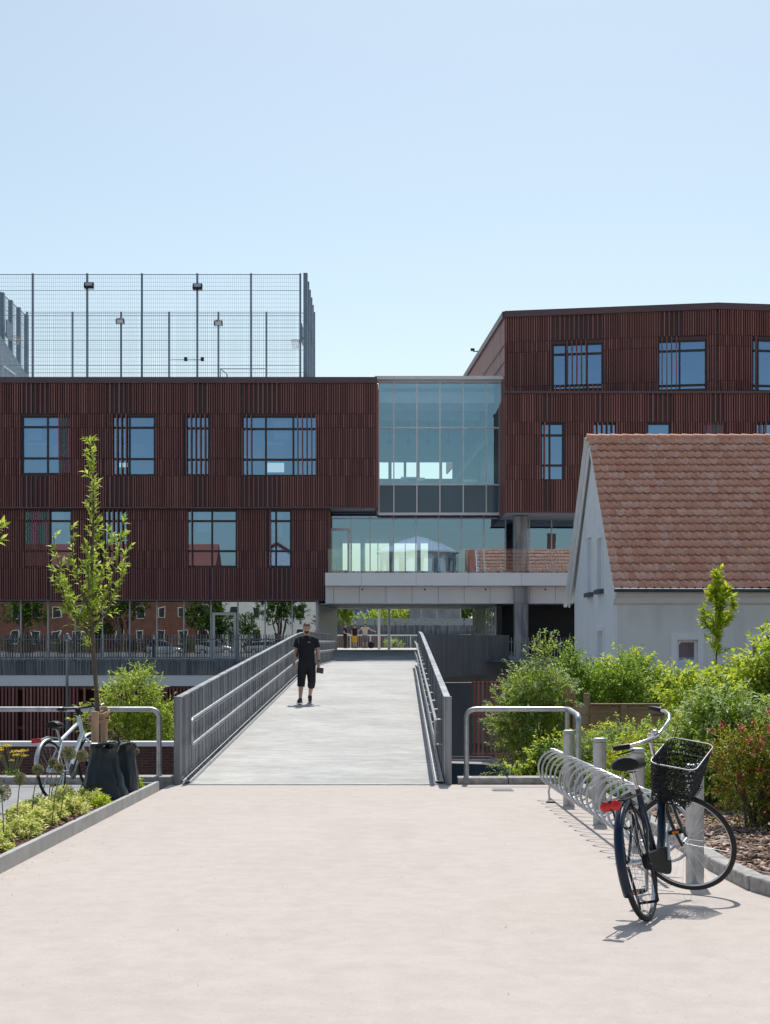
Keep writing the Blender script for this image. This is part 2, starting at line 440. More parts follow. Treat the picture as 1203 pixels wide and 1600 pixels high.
def twig_leaves(starts, dirs, lens, per, size, wr=.45, spread=55, g=None, jitter=.35):
    """leaves set alternately along twigs"""
    g = g or rng
    n = len(starts); dirs = unit(dirs)
    t = (np.arange(per) + .5) / per
    P = starts[:, None, :] + dirs[:, None, :] * (lens[:, None, None] * t[None, :, None])
    ax = unit(np.cross(dirs, g.normal(size=(n, 3)))); ay = np.cross(dirs, ax)
    ang = (np.arange(per) * 2.4)[None, :] + g.uniform(0, 6.28, (n, 1)) + g.normal(0, jitter, (n, per))
    rad = ax[:, None, :] * np.cos(ang)[..., None] + ay[:, None, :] * np.sin(ang)[..., None]
    sp = np.radians(spread) * (1 - .5 * t)[None, :, None]
    D = dirs[:, None, :] * np.cos(sp) + rad * np.sin(sp)
    D = D + g.normal(0, .15, D.shape)
    N = -rad * .3 + np.array([0, 0, 1.0]) + g.normal(0, .35, D.shape)
    P = P.reshape(-1, 3); D = D.reshape(-1, 3); N = N.reshape(-1, 3)
    L = size * g.uniform(.6, 1.15, len(P))
    return leaf_verts(P, D, N, L, L * wr)

def shrub(name, label, cat, base, lobes, ntwig, per, size, mat, group=None, wr=.45, tl=.22, up=.5, extra=None, seed=1, stem_r=.018, spread=55, inner=.25, stemmat='bark', part='crown', stempart='stem'):
    """lobes: list of (centre(x,y,z rel. to base), (rx, ry, rz)); crown filled with leafy twigs, denser outside"""
    g = np.random.default_rng(seed); rnd = random.Random(seed)
    root = thing(name, label, cat, base, 0, group)
    st = MB()
    vols = np.array([a[1][0] * a[1][1] * a[1][2] for a in lobes]) ** .7; vols = vols / vols.sum()
    S = []; Dr = []
    for (c, r), fr in zip(lobes, vols):
        k = max(8, int(ntwig * fr))
        d = unit(g.normal(size=(k, 3))); rad = g.uniform(inner, 1, (k, 1)) ** .45
        # lumpy outline: radius varies with direction
        ph = g.uniform(0, 6.28, 6)
        lump = 1 + .16 * np.sin(3 * d[:, :1] * 2 + ph[0]) + .14 * np.sin(5 * d[:, 1:2] + ph[1]) + .12 * np.sin(6 * d[:, 2:] + ph[2])
        p = np.array(c) + d * rad * lump * (np.array(r) - tl * .4)
        S.append(p); Dr.append(d * .8 + np.array([0, 0, up]) + g.normal(0, .35, (k, 3)))
        # limbs
        for q in range(max(2, min(7, k // 60))):
            tgt = Vector(p[rnd.randrange(k)])
            b0 = Vector((rnd.uniform(-.06, .06), rnd.uniform(-.06, .06), 0))
            mid = b0.lerp(tgt, .5) + Vector((rnd.uniform(-.08, .08), rnd.uniform(-.08, .08), .12 * tgt.length))
            st.tube([b0, b0.lerp(mid, .5) + Vector((0, 0, .03)), mid, tgt], [stem_r, stem_r * .8, stem_r * .55, stem_r * .2], 5)
    S = np.concatenate(S); Dr = unit(np.concatenate(Dr)); Ln = g.uniform(.6, 1.3, len(S)) * tl
    keep = S[:, 2] > .01
    S, Dr, Ln = S[keep], Dr[keep], Ln[keep]
    V, Fq = twig_leaves(S, Dr, Ln, per, size, wr, spread, g)
    mesh_np(part, V, Fq, M[mat], root)
    for i in range(0, len(S), 3):
        st.tube([S[i], S[i] + Dr[i] * Ln[i]], [.004, .002], 3, cap=False)
    st.build(stempart, M[stemmat], root)
    if extra:
        for (pn, frac, sz, mt, per2) in extra:
            k = int(len(S) * frac); idx = g.choice(len(S), k, replace=False)
            ok = np.linalg.norm(S[idx], axis=1) > 0
            E = S[idx] + Dr[idx] * Ln[idx][:, None] * 1.05
            V, Fq = twig_leaves(E, Dr[idx] + g.normal(0, .2, (k, 3)), np.full(k, sz * 1.5), per2, sz, .6, 80, g)
            mesh_np(part if pn is None else pn, V, Fq, M[mt], root)
    return root

# ------------------------------------------------------------------ ground, street level
def sheet(name, mat, pts, kind='structure'):
    m = MB(); m.add(pts, [tuple(range(len(pts)))])
    return tag(m.build(name, mat), kind=kind)

LOW = -3.3
sheet('ground', M['street'], [(-400, 19.9, LOW), (400, 19.9, LOW), (400, 900, LOW), (-400, 900, LOW)])
# plaza sheet, falling to the bridge end; it continues behind the camera
def zsheet(name, mat, x0, x1, y0, y1, dz=0, n=1):
    return sheet(name, mat, [(x0, y0, zg(y0)+dz), (x1, y0, zg(y0)+dz), (x1, y1, zg(y1)+dz), (x0, y1, zg(y1)+dz)])
zsheet('plaza', M['plaza'], -2.80, 2.46, -14, 19.30)
zsheet('plaza_right', M['plaza'], 2.46, 60, -14, 19.3)
zsheet('path', M['asphalt'], -60, -3.62, -14, 19.30)
# solid mass below the plaza edge (retaining wall)
rw = MB(); rw.box(-60, -2.82, 19.62, 19.92, LOW, -.46); rw.box(.98, 2.6, 19.62, 19.92, LOW, -.46)
rw.box(-2.82, .98, 19.45, 19.92, LOW, -.62)
tag(rw.build('retaining_wall', M['concrete']), 'grey concrete retaining wall below the plaza edge', 'wall')
# street behind the camera
sheet('street', M['street'], [(-150, -150, .30), (150, -150, .30), (150, -14, zg(-14)), (-150, -14, zg(-14))])

# kerbs
def kerb_run(mb, pts, wid, hgt, gap=.006, step=1.0, jit=.004):
    """row of granite stones along a polyline of (x,y,z)"""
    for a, b in zip(pts[:-1], pts[1:]):
        a = Vector(a); b = Vector(b); L = (b - a).length; n = max(1, round(L / step))
        for i in range(n):
            p = a.lerp(b, i / n); q = a.lerp(b, (i + 1) / n); d = (q - p).normalized() * gap
            j = random.uniform(-jit, jit)
            mb.bar(p + d + Vector((j, j, hgt/2 - .05 + j)), q - d + Vector((j, j, hgt/2 - .05 + j)), wid, hgt + .1)
k1 = MB(); kerb_run(k1, [(-12, 19.46, -.41), (-2.66, 19.46, -.41)], .30, .10, step=1.1)
tag(k1.build('granite_kerb', M['granite'], bevel=.012), 'rough granite kerb left of the bridge under the pipe rail', 'kerb')
k2 = MB(); kerb_run(k2, [(.95, 19.46, -.41), (2.28, 19.46, -.41)], .30, .09, step=.8)
tag(k2.build('granite_kerb', M['granite'], bevel=.012), 'short granite kerb right of the bridge under the hoop rail', 'kerb')
k3 = MB()
kp = [(2.36, 19.3, zg(19.3)), (2.46, 17.0, zg(17)), (2.50, 14.5, zg(14.5)), (2.49, 12.4, zg(12.4)), (2.46, 10.9, zg(10.9)), (2.50, 9.9, zg(9.9)), (2.72, 9.0, zg(9.0)), (3.1, 8.2, zg(8.2)), (3.9, 7.2, zg(7.2)), (5.5, 6.0, zg(6))]
kerb_run(k3, kp, .13, .10, step=.95, gap=.004)
tag(k3.build('concrete_kerb', M['granite'], bevel=.012), 'pale worn kerb edging the bark chip bed beside the bollards', 'kerb')

# bark chip bed on the right
def poly_fill(name, pts, mat, z=None):
    return sheet(name, mat, pts)
bedR = [(2.50, 19.6), (2.52, 14.5), (2.52, 12.4), (2.50, 10.9), (2.56, 9.9), (2.78, 9.1), (3.2, 8.3), (4.0, 7.2), (5.6, 6.1), (30, 6.1), (30, 19.6)]
poly_fill('planting_bed', [(x, y, zg(y) + .06) for x, y in bedR], M['soil'])
def in_poly(x, y, poly):
    c = False; j = len(poly) - 1
    for i in range(len(poly)):
        xi, yi = poly[i]; xj, yj = poly[j]
        if (yi > y) != (yj > y) and x < (xj - xi) * (y - yi) / (yj - yi) + xi: c = not c
        j = i
    return c
def chip_bed(name, label, poly, n, x0, x1, y0, y1, mat, dz, sz, seed):
    g = np.random.default_rng(seed)
    P = []
    while len(P) < n:
        x = g.uniform(x0, x1); y = g.uniform(y0, y1)
        if in_poly(x, y, poly): P.append((x, y, zg(y) + dz + g.uniform(0, .025)))
    P = np.array(P); n = len(P)
    D = unit(np.stack([g.normal(size=n), g.normal(size=n), g.normal(0, .25, n)], 1))
    N = unit(np.stack([g.normal(0, .35, n), g.normal(0, .35, n), np.ones(n)], 1))
    S = unit(np.cross(D, N)); N = np.cross(S, D)
    L = sz * g.uniform(.5, 1.6, (n, 1)); W = L * g.uniform(.25, .55, (n, 1)); T = L * .12
    c = []
    for k in (-1, 1):
        for (a, b) in ((-1, -1), (1, -1), (1, 1), (-1, 1)):
            c.append(P + D * L * .5 * a + S * W * .5 * b + N * T * k)
    V = np.stack(c, 1).reshape(-1, 3); o = np.arange(n)[:, None] * 8
    Fq = np.concatenate([o + f for f in ([0,3,2,1],[4,5,6,7],[0,1,5,4],[1,2,6,5],[2,3,7,6],[3,0,4,7])], 1).reshape(-1, 4)
    return tag(mesh_np(name, V, Fq, M[mat]), label, 'mulch', kind='stuff')
chip_bed('bark_chips', 'pale bark chips covering the bed beside the kerb', bedR, 26000, 2.5, 7.5, 6.2, 15.5, 'chips', .06, .045, 3)
bedL = [(-3.60, 4), (-2.85, 4), (-2.85, 18.2), (-3.60, 18.2)]
poly_fill('planter_soil', [(x, y, zg(y) + .04) for x, y in bedL], M['soil'])
chip_bed('dark_mulch', 'dark brown mulch in the left planter', bedL, 12000, -3.60, -2.86, 8.5, 18.2, 'chips_dark', .04, .035, 4)

# left planter steel edge
pe = MB()
ys = [3.2, 5.7, 8.2, 10.7, 13.2, 15.7, 18.25]
for a, b in zip(ys[:-1], ys[1:]):
    pe.bar((-2.82, a + .004, zg(a) + .035), (-2.82, b - .004, zg(b) + .035), .05, .17)
    pe.bar((-3.62, a + .004, zg(a) + .005), (-3.62, b - .004, zg(b) + .005), .03, .10)
pe.bar((-3.605, 18.25, zg(18.25) + .03), (-2.795, 18.25, zg(18.25) + .03), .03, .15)
tag(pe.build('planter_edge', M['steel_edge'], bevel=.004), 'pale steel edging around the left planting strip', 'planter')

# threshold strip between plaza and bridge
ts = MB(); ts.box(-2.62, .80, 19.22, 19.30, zg(19.2) - .02, zg(19.2) + .012)
for i in range(60):
    x = -2.6 + i * .0565
    ts.box(x, x + .012, 19.205, 19.219, zg(19.2) - .02, zg(19.2) + .014)
tag(ts.build('expansion_joint', M['galv']), 'metal expansion joint where the plaza meets the bridge', 'joint strip')

# drain grate
dg = thing('drain_grate', 'small dark drain grate in front of the right kerb', 'drain', (1.46, 18.35, zg(18.35) + .004))
g = MB(); g.box(-.13, .13, -.13, .13, 0, .008); g.build('drain_frame', M['steel_sheet'], dg)
g = MB()
for i in range(9): g.box(-.11 + i * .025, -.098 + i * .025, -.11, .11, .008, .012)
g.build('grating', M['steel_dark'], dg)

# dry crumbs of leaf on the plaza near the planter
g = np.random.default_rng(11)
n = 60
P = np.stack([-2.78 + np.abs(g.normal(0, .22, n)), g.uniform(9, 19, n), np.zeros(n)], 1)
P2 = np.stack([g.uniform(-2.6, 2.3, 120), g.uniform(6.3, 19, 120), np.zeros(120)], 1)[:45]
P = np.concatenate([P, P2]); P[:, 2] = -0.0213 * P[:, 1] + .006
D = unit(np.stack([g.normal(size=len(P)), g.normal(size=len(P)), np.zeros(len(P))], 1))
V, Fq = leaf_verts(P, D, np.tile([0, 0, 1.0], (len(P), 1)) + g.normal(0, .2, (len(P), 3)), g.uniform(.006, .020, len(P)), g.uniform(.004, .010, len(P)))
tag(mesh_np('leaf_litter', V, Fq, M['chips_dark']), 'scattered dry leaf crumbs on the plaza', 'leaf litter', kind='stuff')

# ------------------------------------------------------------------ bridge
BX0, BX1 = -2.67, .78                                # inner faces of the parapets at the near end
def bx(x, Z): return x + .0098 * (Z - 19.3)
bridge = thing('footbridge', 'pale concrete footbridge with ribbed steel parapets rising to the building', 'bridge', (0, 0, 0))
dk = MB()
zs = [19.3, 24, 29, 34, 40, 42, 44, 46, 48, 53, 57, 62]
for a, b in zip(zs[:-1], zs[1:]):
    v = [(bx(BX0, a)-.05, a, zd(a)), (bx(BX1, a)+.05, a, zd(a)), (bx(BX1, b)+.05, b, zd(b)), (bx(BX0, b)-.05, b, zd(b))]
    v += [(p[0], p[1], p[2] - .35) for p in v]
    fs = [(0,1,2,3),(7,6,5,4),(1,5,6,2),(0,3,7,4)]
    if a == 19.3: fs.append((0,4,5,1))
    dk.add(v, fs)
dk.build('deck', M['deck'], bridge)
for (a_, b_, c_, d_) in ((.6, 30, 31, -.32), (.9, 49.5, 50.5, .27)):
    pr = MB(); pr.box(-2.0, a_, b_, c_, LOW, d_); pr.build('bridge_pier', M['concrete'], bridge)

def parapet(side, path, name='parapet'):
    """path of (x, y) of the sheet; side=+1 when the inner face looks towards +x"""
    sh = MB(); rib = MB(); low = MB(); top = MB(); r1 = MB()
    H0, H1 = .10, 1.135
    n = len(path)
    for i in range(n - 1):
        (xa, ya), (xb, yb) = path[i], path[i+1]
        za, zb = zd(ya), zd(yb)
        t = Vector((xb-xa, yb-ya, 0)); nrm = Vector((t.y, -t.x, 0)).normalized() * side
        o = nrm * -.055
        v = []
        for (x, y, z) in ((xa, ya, za), (xb, yb, zb)):
            for off in (Vector((0,0,0)), o):
                v += [(x+off.x, y+off.y, z - .30), (x+off.x, y+off.y, z + H1)]
        sh.add(v, [(0,1,5,4),(2,6,7,3),(1,3,7,5),(0,4,6,2)] + ([(0,2,3,1)] if i == 0 else []) + ([(4,5,7,6)] if i == n-2 else []))
        L = t.length
        m = max(1, int(L / .36))
        for k in range(m):
            f = (k + .5) / m; x = xa + (xb-xa)*f + nrm.x*.016; y = ya + (yb-ya)*f + nrm.y*.016; z = za + (zb-za)*f
            rib.bar((x, y, z+H0), (x, y, z+H1-.01), .010, .012, (nrm.x, nrm.y, 0))
        m = max(1, int(L / .17))
        a = Vector((xa, ya, za + .045)) + nrm*.10; b = Vector((xb, yb, zb + .045)) + nrm*.10
        low.bar(a - nrm*.03, b - nrm*.03, .10, .012)
        low.bar(a + nrm*.02 + Vector((0,0,-.02)), b + nrm*.02 + Vector((0,0,-.02)), .012, .05)
        for k in range(m):
            f = (k + .5) / m; c = a.lerp(b, f)
            rib.bar(c - nrm*.01 + Vector((0,0,.008)), c - nrm*.01 + Vector((0,0,.045)), .035, .035)
    ob = sh.build(name, M['steel_sheet'], bridge)
    rib.build('rib', M['steel_sheet'], ob)
    low.build('base_angle', M['galv'], ob)
    # capping bar
    for i in range(n - 1):
        (xa, ya), (xb, yb) = path[i], path[i+1]
        t = Vector((xb-xa, yb-ya, 0)); nrm = Vector((t.y, -t.x, 0)).normalized() * side
        top.bar((xa - nrm.x*.027, ya - nrm.y*.027, zd(ya)+H1+.008), (xb - nrm.x*.027, yb - nrm.y*.027, zd(yb)+H1+.008), .085, .02)
    top.build('capping', M['steel_sheet'], ob)
    # end post
    ep = MB(); (xa, ya) = path[0]
    ep.box(xa - (.085 if side > 0 else -.0), xa + (.0 if side > 0 else .085), ya - .05, ya + .05, zd(ya) - .05 if ya < 25 else zd(ya), zd(ya) + H1 + .02)
    ep.build('end_post', M['steel_sheet'], ob)
    # two handrails joined by a bent end
    for h in (.84, .50):
        pts = []
        for i, (x, y) in enumerate(path):
            j = min(i, n-2); t = Vector((path[j+1][0]-path[j][0], path[j+1][1]-path[j][1], 0)); nrm = Vector((t.y, -t.x, 0)).normalized() * side
            y2 = y + (.22 if i == 0 else 0)
            pts.append((x + nrm.x*.12, y2 + nrm.y*.12, zd(y2) + h))
        r1.tube(pts, .021, 8); r1.tube([(p_[0], p_[1], p_[2] - .052) for p_ in pts], .009, 5)
        for i in range(n-1):
            (xa, ya), (xb, yb) = path[i], path[i+1]; L = math.hypot(xb-xa, yb-ya); m = max(1, int(L/1.4))
            t = Vector((xb-xa, yb-ya, 0)); nrm = Vector((t.y, -t.x, 0)).normalized() * side
            for k in range(m):
                f = (k+.5)/m; x = xa+(xb-xa)*f; y = ya+(yb-ya)*f; z = zd(y)+h-.03
                r1.tube([(x, y, z-.03), (x+nrm.x*.09, y+nrm.y*.09, z-.03), (x+nrm.x*.12, y+nrm.y*.12, z+.02)], .008, 5)
    x, y = path[0]; x += .12 * side; y += .22
    r1.tube([(x, y, zd(y)+.84), (x, y-.035, zd(y)+.82), (x, y-.045, zd(y)+.67), (x, y-.035, zd(y)+.52), (x, y, zd(y)+.50)], .021, 8)
    r1.build('handrail', M['galv'], ob, smooth=True)
    return ob
pl = [(bx(BX0, z), z) for z in (19.3, 24, 29, 34, 40, 42, 44, 46, 48, 53, 57)] + [(-2.26, 60), (-2.22, 62), (-2.35, 64), (-2.8, 66)]
parapet(1, pl)
prp = [(bx(BX1, z), z) for z in (19.3, 24, 29, 34, 40, 42, 44, 47)]
parapet(-1, prp)
# curved steel wall sweeping right from the bridge
cw = MB(); cp = []
p0 = Vector((bx(BX1, 47), 47)); p1 = Vector((1.25, 53)); p2 = Vector((2.6, 60)); p3 = Vector((5.35, 64))
for i in range(17):
    t = i / 16; cp.append(p0*(1-t)**3 + p1*3*t*(1-t)**2 + p2*3*t*t*(1-t) + p3*t**3)
for a, b in zip(cp[:-1], cp[1:]):
    cw.bar((a.x, a.y, .92), (b.x, b.y, .92), .06, 1.66)
cwo = cw.build('curved_parapet', M['steel_dark'], bridge)
rb = MB()
for a, b in zip(cp[:-1], cp[1:]):
    for k in range(4):
        q = a.lerp(b, (k+.5)/4); rb.bar((q.x+.02, q.y-.035, .1), (q.x+.02, q.y-.035, 1.73), .016, .03, (0, 1, 0))
rb.build('rib', M['steel_dark'], cwo)
# slab and pier carrying the curved ramp
sl = MB()
poly = [(p.x, p.y) for p in cp] + [(5.35, 66), (.2, 66), (.2, 47)]
sl.prism(poly, .10, .60, 'z')
sl.build('ramp_slab', M['panel'], bridge)
sl = MB(); sl.box(1.22, 2.9, 49.2, 49.8, LOW, .095); sl.build('ramp_pier', M['steel_dark'], bridge)

# upper terrace in and beyond the passage
sheet('terrace', M['deck'], [(-3.3, 61.9, .6438), (6.0, 61.9, .6438), (6.0, 67.5, .6438), (-3.6, 67.5, .6438)])
sheet('passage_ramp', M['deck'], [(-3.6, 67.5, .6438), (6.0, 67.5, .6438), (6.2, 71.5, 1.0), (-3.3, 71.5, 1.0)])
sheet('passage_floor', M['deck'], [(-3.3, 71.5, 1.0), (6.2, 71.5, 1.0), (6.5, 79, 1.0), (-3.0, 79, 1.0)])
sheet('upper_terrace', M['deck'], [(-3.0, 79, 1.0), (6.5, 79, 1.0), (9, 114, 1.0), (-10, 114, 1.0), (-10, 80.5, 1.0), (-3.0, 80.5, 1.0)])
tb = MB(); tb.box(-10, 14, 80, 114, .4, .99); tag(tb.build('terrace_base', M['concrete']), kind='structure')

# ------------------------------------------------------------------ pipe rails at the plaza edge
def pipe_rail(name, label, pts, feet):
    root = thing(name, label, 'railing', (feet[0][0], feet[0][1], feet[0][2]))
    o = Vector(feet[0])
    m = MB(); m.tube([Vector(p) - o for p in pts], .034, 12); m.build('pipe', M['galv'], root, smooth=True)
    for f in feet:
        b = MB(); f = Vector(f) - o; b.lathe([(.075, 0), (.075, .01), (.04, .014), (.04, .03)], 16, f); b.build('foot_plate', M['galv'], root)
    return root
def rounded(pts, r=.13, n=6):
    out = [Vector(pts[0])]
    for a, b, c in zip(pts[:-2], pts[1:-1], pts[2:]):
        a, b, c = Vector(a), Vector(b), Vector(c)
        d1 = (a-b).normalized(); d2 = (c-b).normalized()
        for i in range(n+1):
            t = i/n; p = (b + d1*r)*(1-t)**2 + b*2*t*(1-t) + (b + d2*r)*t*t
            out.append(p)
    out.append(Vector(pts[-1])); return out
zk = -.33; zt = .57
pipe_rail('pipe_railing', 'long galvanised pipe rail on the kerb left of the bridge, bent down at its end',
          rounded([(-2.98, 19.46, zk), (-2.98, 19.46, zt), (-8.6, 19.46, zt + .0), (-8.6, 19.46, zk)]),
          [(-2.98, 19.46, zk), (-8.6, 19.46, zk), (-5.8, 19.46, zk)])
pipe_rail('pipe_railing', 'hoop shaped galvanised pipe rail between the bridge and the first bollard',
          rounded([(1.07, 19.46, zk), (1.07, 19.46, zt), (2.42, 19.46, zt), (2.38, 18.15, zt - .02), (2.38, 18.15, zg(18.15))]),
          [(1.07, 19.46, zk), (2.38, 18.15, zg(18.15))])
lg = MB(); lg.tube([(2.40, 19.46, -.42), (2.40, 19.46, zt - .03)], .03, 10)
lg.build('pipe', M['galv'], bpy.data.objects['pipe_railing.001'], smooth=True).location = (-1.07, -19.46, -zk)

# ------------------------------------------------------------------ bollards and spiral rack
BOL = [(2.03, 16.3), (2.08, 14.3), (2.12, 12.4), (2.15, 10.23)]
def bollard(label, x, y):
    r = thing('steel_bollard', label, 'bollard', (x, y, zg(y)), 0, 'galvanised bollards of the bike rack')
    m = MB(); m.lathe([(.063, -.02), (.063, .79)], 28); m.build('post', M['galv'], r, smooth=True)
    m = MB(); m.lathe([(.066, .80), (.066, .815), (.060, .828), (.04, .834)], 28); m.lathe([(.064, .735), (.0645, .74), (.064, .745)], 28); m.build('cap', M['galv'], r, smooth=True)
    m = MB(); m.box(-.075, -.055, -.02, .02, .28, .36); m.build('bracket', M['galv'], r)
    return r
labs = ['galvanised bollard farthest from the viewer, beside the hoop rail', 'second galvanised bollard from the hoop rail, rising from the spiral rack',
        'galvanised bollard just behind the saddle of the black bicycle', 'galvanised bollard nearest the viewer, behind the front wheel and basket of the black bicycle']
for (x, y), l in zip(BOL, labs): bollard(l, x, y)
rk = thing('bicycle_rack', 'galvanised spiral bicycle rack coiled along the four bollards', 'bicycle rack', (1.95, 17.3, zg(17.3)))
m = MB(); pts = []
turns = 18; L = 7.2
for i in range(turns * 28 + 1):
    t = i / 28; a = 2 * math.pi * t
    y = -L * t / turns + .11 * math.cos(a + .9)
    xx = .175 * math.sin(a); zz = .205 * math.cos(a)
    pts.append((xx + .02 * (t / turns), y, .36 + zz + .0213 * L * t / turns))
m.tube(pts, .0115, 8)
m.build('spiral', M['galv'], rk, smooth=True)
m = MB(); m.tube([(-.02, .02, .17), (-.02, -7.2, .17 + .0213*7.2)], .016, 8); m.build('spine', M['galv'], rk, smooth=True)
m = MB(); m.tube([(0, 0, .2), (-.06, -.25, .1), (-.10, -.72, .03)], .011, 8); m.tube([(-.04, -.72, .025), (-.14, -.72, .025)], .014, 8); m.build('rack_foot', M['steel_dark'], rk, smooth=True)
# ------------------------------------------------------------------ buildings
class Plane:
    """vertical wall plane through A and B (x, y); u runs from A to B, n points outward (towards the viewer)"""
    def __init__(s, A, B):
        s.A = Vector(A); s.B = Vector(B); s.t = (s.B - s.A).normalized(); s.L = (s.B - s.A).length
        s.n = Vector((s.t.y, -s.t.x))
        s.M = Matrix(((s.t.x, s.n.x, 0, s.A.x), (s.t.y, s.n.y, 0, s.A.y), (0, 0, 1, 0), (0, 0, 0, 1)))
    def u(s, px):
        k = (px - 601.5) / F
        # A.x + t.x u = k (A.y + t.y u)
        return (k * s.A.y - s.A.x) / (s.t.x - k * s.t.y)
    def z(s, py, px=None):
        Y = s.A.y + s.t.y * (s.u(px) if px is not None else 0)
        return H(py, Y)

def cell_wall(mb, u0, u1, z0, z1, holes, off, depth):
    us = sorted({u0, u1} | {h[0] for h in holes} | {h[1] for h in holes}); zs_ = sorted({z0, z1} | {h[2] for h in holes} | {h[3] for h in holes})
    us = [a for a in us if u0 <= a <= u1]; zs_ = [a for a in zs_ if z0 <= a <= z1]
    for a, b in zip(us[:-1], us[1:]):
        for c, d in zip(zs_[:-1], zs_[1:]):
            m = ((a+b)/2, (c+d)/2)
            if any(h[0] < m[0] < h[1] and h[2] < m[1] < h[3] for h in holes): continue
            mb.add([(a, off, c), (b, off, c), (b, off, d), (a, off, d)], [(0, 1, 2, 3)])
    for h in holes:
        a, b, c, d = h; o2 = off - depth
        mb.add([(a, off, c), (a, off, d), (a, o2, d), (a, o2, c)], [(0,1,2,3)])
        mb.add([(b, off, c), (b, o2, c), (b, o2, d), (b, off, d)], [(0,1,2,3)])
        mb.add([(a, off, c), (a, o2, c), (b, o2, c), (b, off, c)], [(0,1,2,3)])
        mb.add([(a, off, d), (b, off, d), (b, o2, d), (a, o2, d)], [(0,1,2,3)])

def slat_facade(parent, pl_, u0, u1, z0, z1, wins, breaks, seed=1, pitch=.110, coping=.28, glass='glass_win'):
    rnd = random.Random(seed)
    W = []
    for q in wins:
        a, b = pl_.u(q['px'][0]), pl_.u(q['px'][1])
        W.append((a, b, pl_.z(q['py'][1], q['px'][0]), pl_.z(q['py'][0], q['px'][0])))
    wb = MB(pl_.M); cell_wall(wb, u0, u1, z0, z1, W, 0, .22)
    wb.build('wall', M['backing'], parent)
    sl = MB(pl_.M); rails = MB(pl_.M)
    # zones of wider gaps, one per storey band, as on the real cladding
    u = u0 + .03; i = 0
    bands = [z0] + sorted(breaks) + [z1 - coping]
    bands = [b for b in bands if z0 <= b <= z1]
    wide = []
    for (a, b, c, d) in W: wide.append((a if rnd.random() < .5 else a + (b-a)*.45, b if rnd.random() < .5 else a + (b-a)*.55))
    n = int((u1 - u0) / pitch)
    for c, d in zip(bands[:-1], bands[1:]):
        ph_ = rnd.uniform(-.012, .012)
        for i in range(n + 1):
            x = u0 + .035 + i * pitch + ph_
            if x > u1 - .03: break
            hw = [(k, h) for k, h in enumerate(W) if h[0] - .02 < x < h[1] + .02 and h[2] < (c+d)/2 < h[3]]
            if hw:
                k = hw[0][0]; ok = False
                for (sa, sb, st) in wins[k].get('scr', []):
                    if pl_.u(sa) <= x <= pl_.u(sb) and i % st == 0: ok = True
                if not ok: continue
            else:
                if any(a < x < b for a, b in wide) and i % 2 == 0: continue
            j = rnd.uniform(-.006, .006); dp = .10 + rnd.choice([0, 0, .02])
            sl.box(x - .0235, x + .0235, .03, .03 + dp + j, c + .009, d - .009)
    sl.build('slat_cladding', M['slat'], parent)
    for b in bands[1:-1]:
        segs = [(u0, u1)]
        for h in W:
            if h[2] + .05 < b < h[3] - .05:
                ns = []
                for s_ in segs:
                    if h[0] > s_[0] and h[1] < s_[1]: ns += [(s_[0], h[0]), (h[1], s_[1])]
                    else: ns.append(s_)
                segs = ns
        for s_ in segs: rails.box(s_[0], s_[1], .005, .028, b - .010, b + .010)
    rails.build('slat_rail', M['winframe'], parent)
    cp_ = MB(pl_.M)
    cp_.box(u0 - .06, u1 + .06, -.4, .19, z1 - coping, z1)
    cp_.build('coping', M['coping'], parent)
    cp_ = MB(pl_.M); cp_.box(u0 - .06, u1 + .06, .01, .165, z0 - .05, z0 + .012)
    cp_.build('base_trim', M['coping'], parent)
    for q, (a, b, c, d) in zip(wins, W):
        fr = MB(pl_.M); t = .075
        fr.box(a, b, -.14, -.05, c, c + t); fr.box(a, b, -.14, -.05, d - t, d)
        fr.box(a, a + t, -.14, -.05, c + t, d - t); fr.box(b - t, b, -.14, -.05, c + t, d - t)
        vs = [pl_.u(v) for v in q.get('vm', [])]; hs = [pl_.z(h, q['px'][0]) for h in q.get('hm', [])]
        for v in vs: fr.box(v - .045, v + .045, -.137, -.053, c + t, d - t)
        for h in hs: fr.box(a + t, b - t, -.134, -.04, h - .05, h + .05)
        f = fr.build('window', M['winframe'], parent)
        p = MB(pl_.M); p.add([(a + .01, -.10, c + .01), (b - .01, -.10, c + .01), (b - .01, -.10, d - .01), (a + .01, -.10, d - .01)], [(0,1,2,3)])
        p.build('pane', M[glass], f)
    return W

# ---- left block
LB = thing('school_building', 'long red-brown slatted school block on the left with a caged ball court on its roof', 'building', (-10, 70, .6))
LB.location = (0, 0, 0)
Zf = 70.0
P1 = Plane((-42, Zf), (X(588, Zf), Zf))
P1.A = Vector((-42, Zf))
zt1, zb1 = H(590, Zf), H(793, Zf)
w1 = [dict(px=(35, 113), py=(650, 741), vm=[75], hm=[667, 716], scr=[(92, 113, 1)]),
      dict(px=(163, 243), py=(650, 743), vm=[203], hm=[668, 717], scr=[(163, 203, 2), (163, 180, 1)]),
      dict(px=(289, 328), py=(650, 743), hm=[669, 718], scr=[(289, 328, 2)]),
      dict(px=(379, 496), py=(650, 744), vm=[416, 459], hm=[670, 718], scr=[(379, 394, 2), (460, 496, 2)]),
      dict(px=(-130, -40), py=(650, 743), vm=[-90], hm=[668, 717], scr=[(-75, -40, 1)]),
      dict(px=(-290, -200), py=(650, 743), vm=[-240], hm=[668, 717], scr=[(-290, -260, 1)])]
brk = [H(y, Zf) for y in (647, 669, 717, 744)]
slat_facade(LB, P1, 0, P1.L, zb1, zt1, w1, brk, seed=3)
Zf2 = 70.25
P2 = Plane((-42, Zf2), (X(513, Zf2), Zf2))
zt2, zb2 = H(793, Zf) - .055, H(937, Zf2)
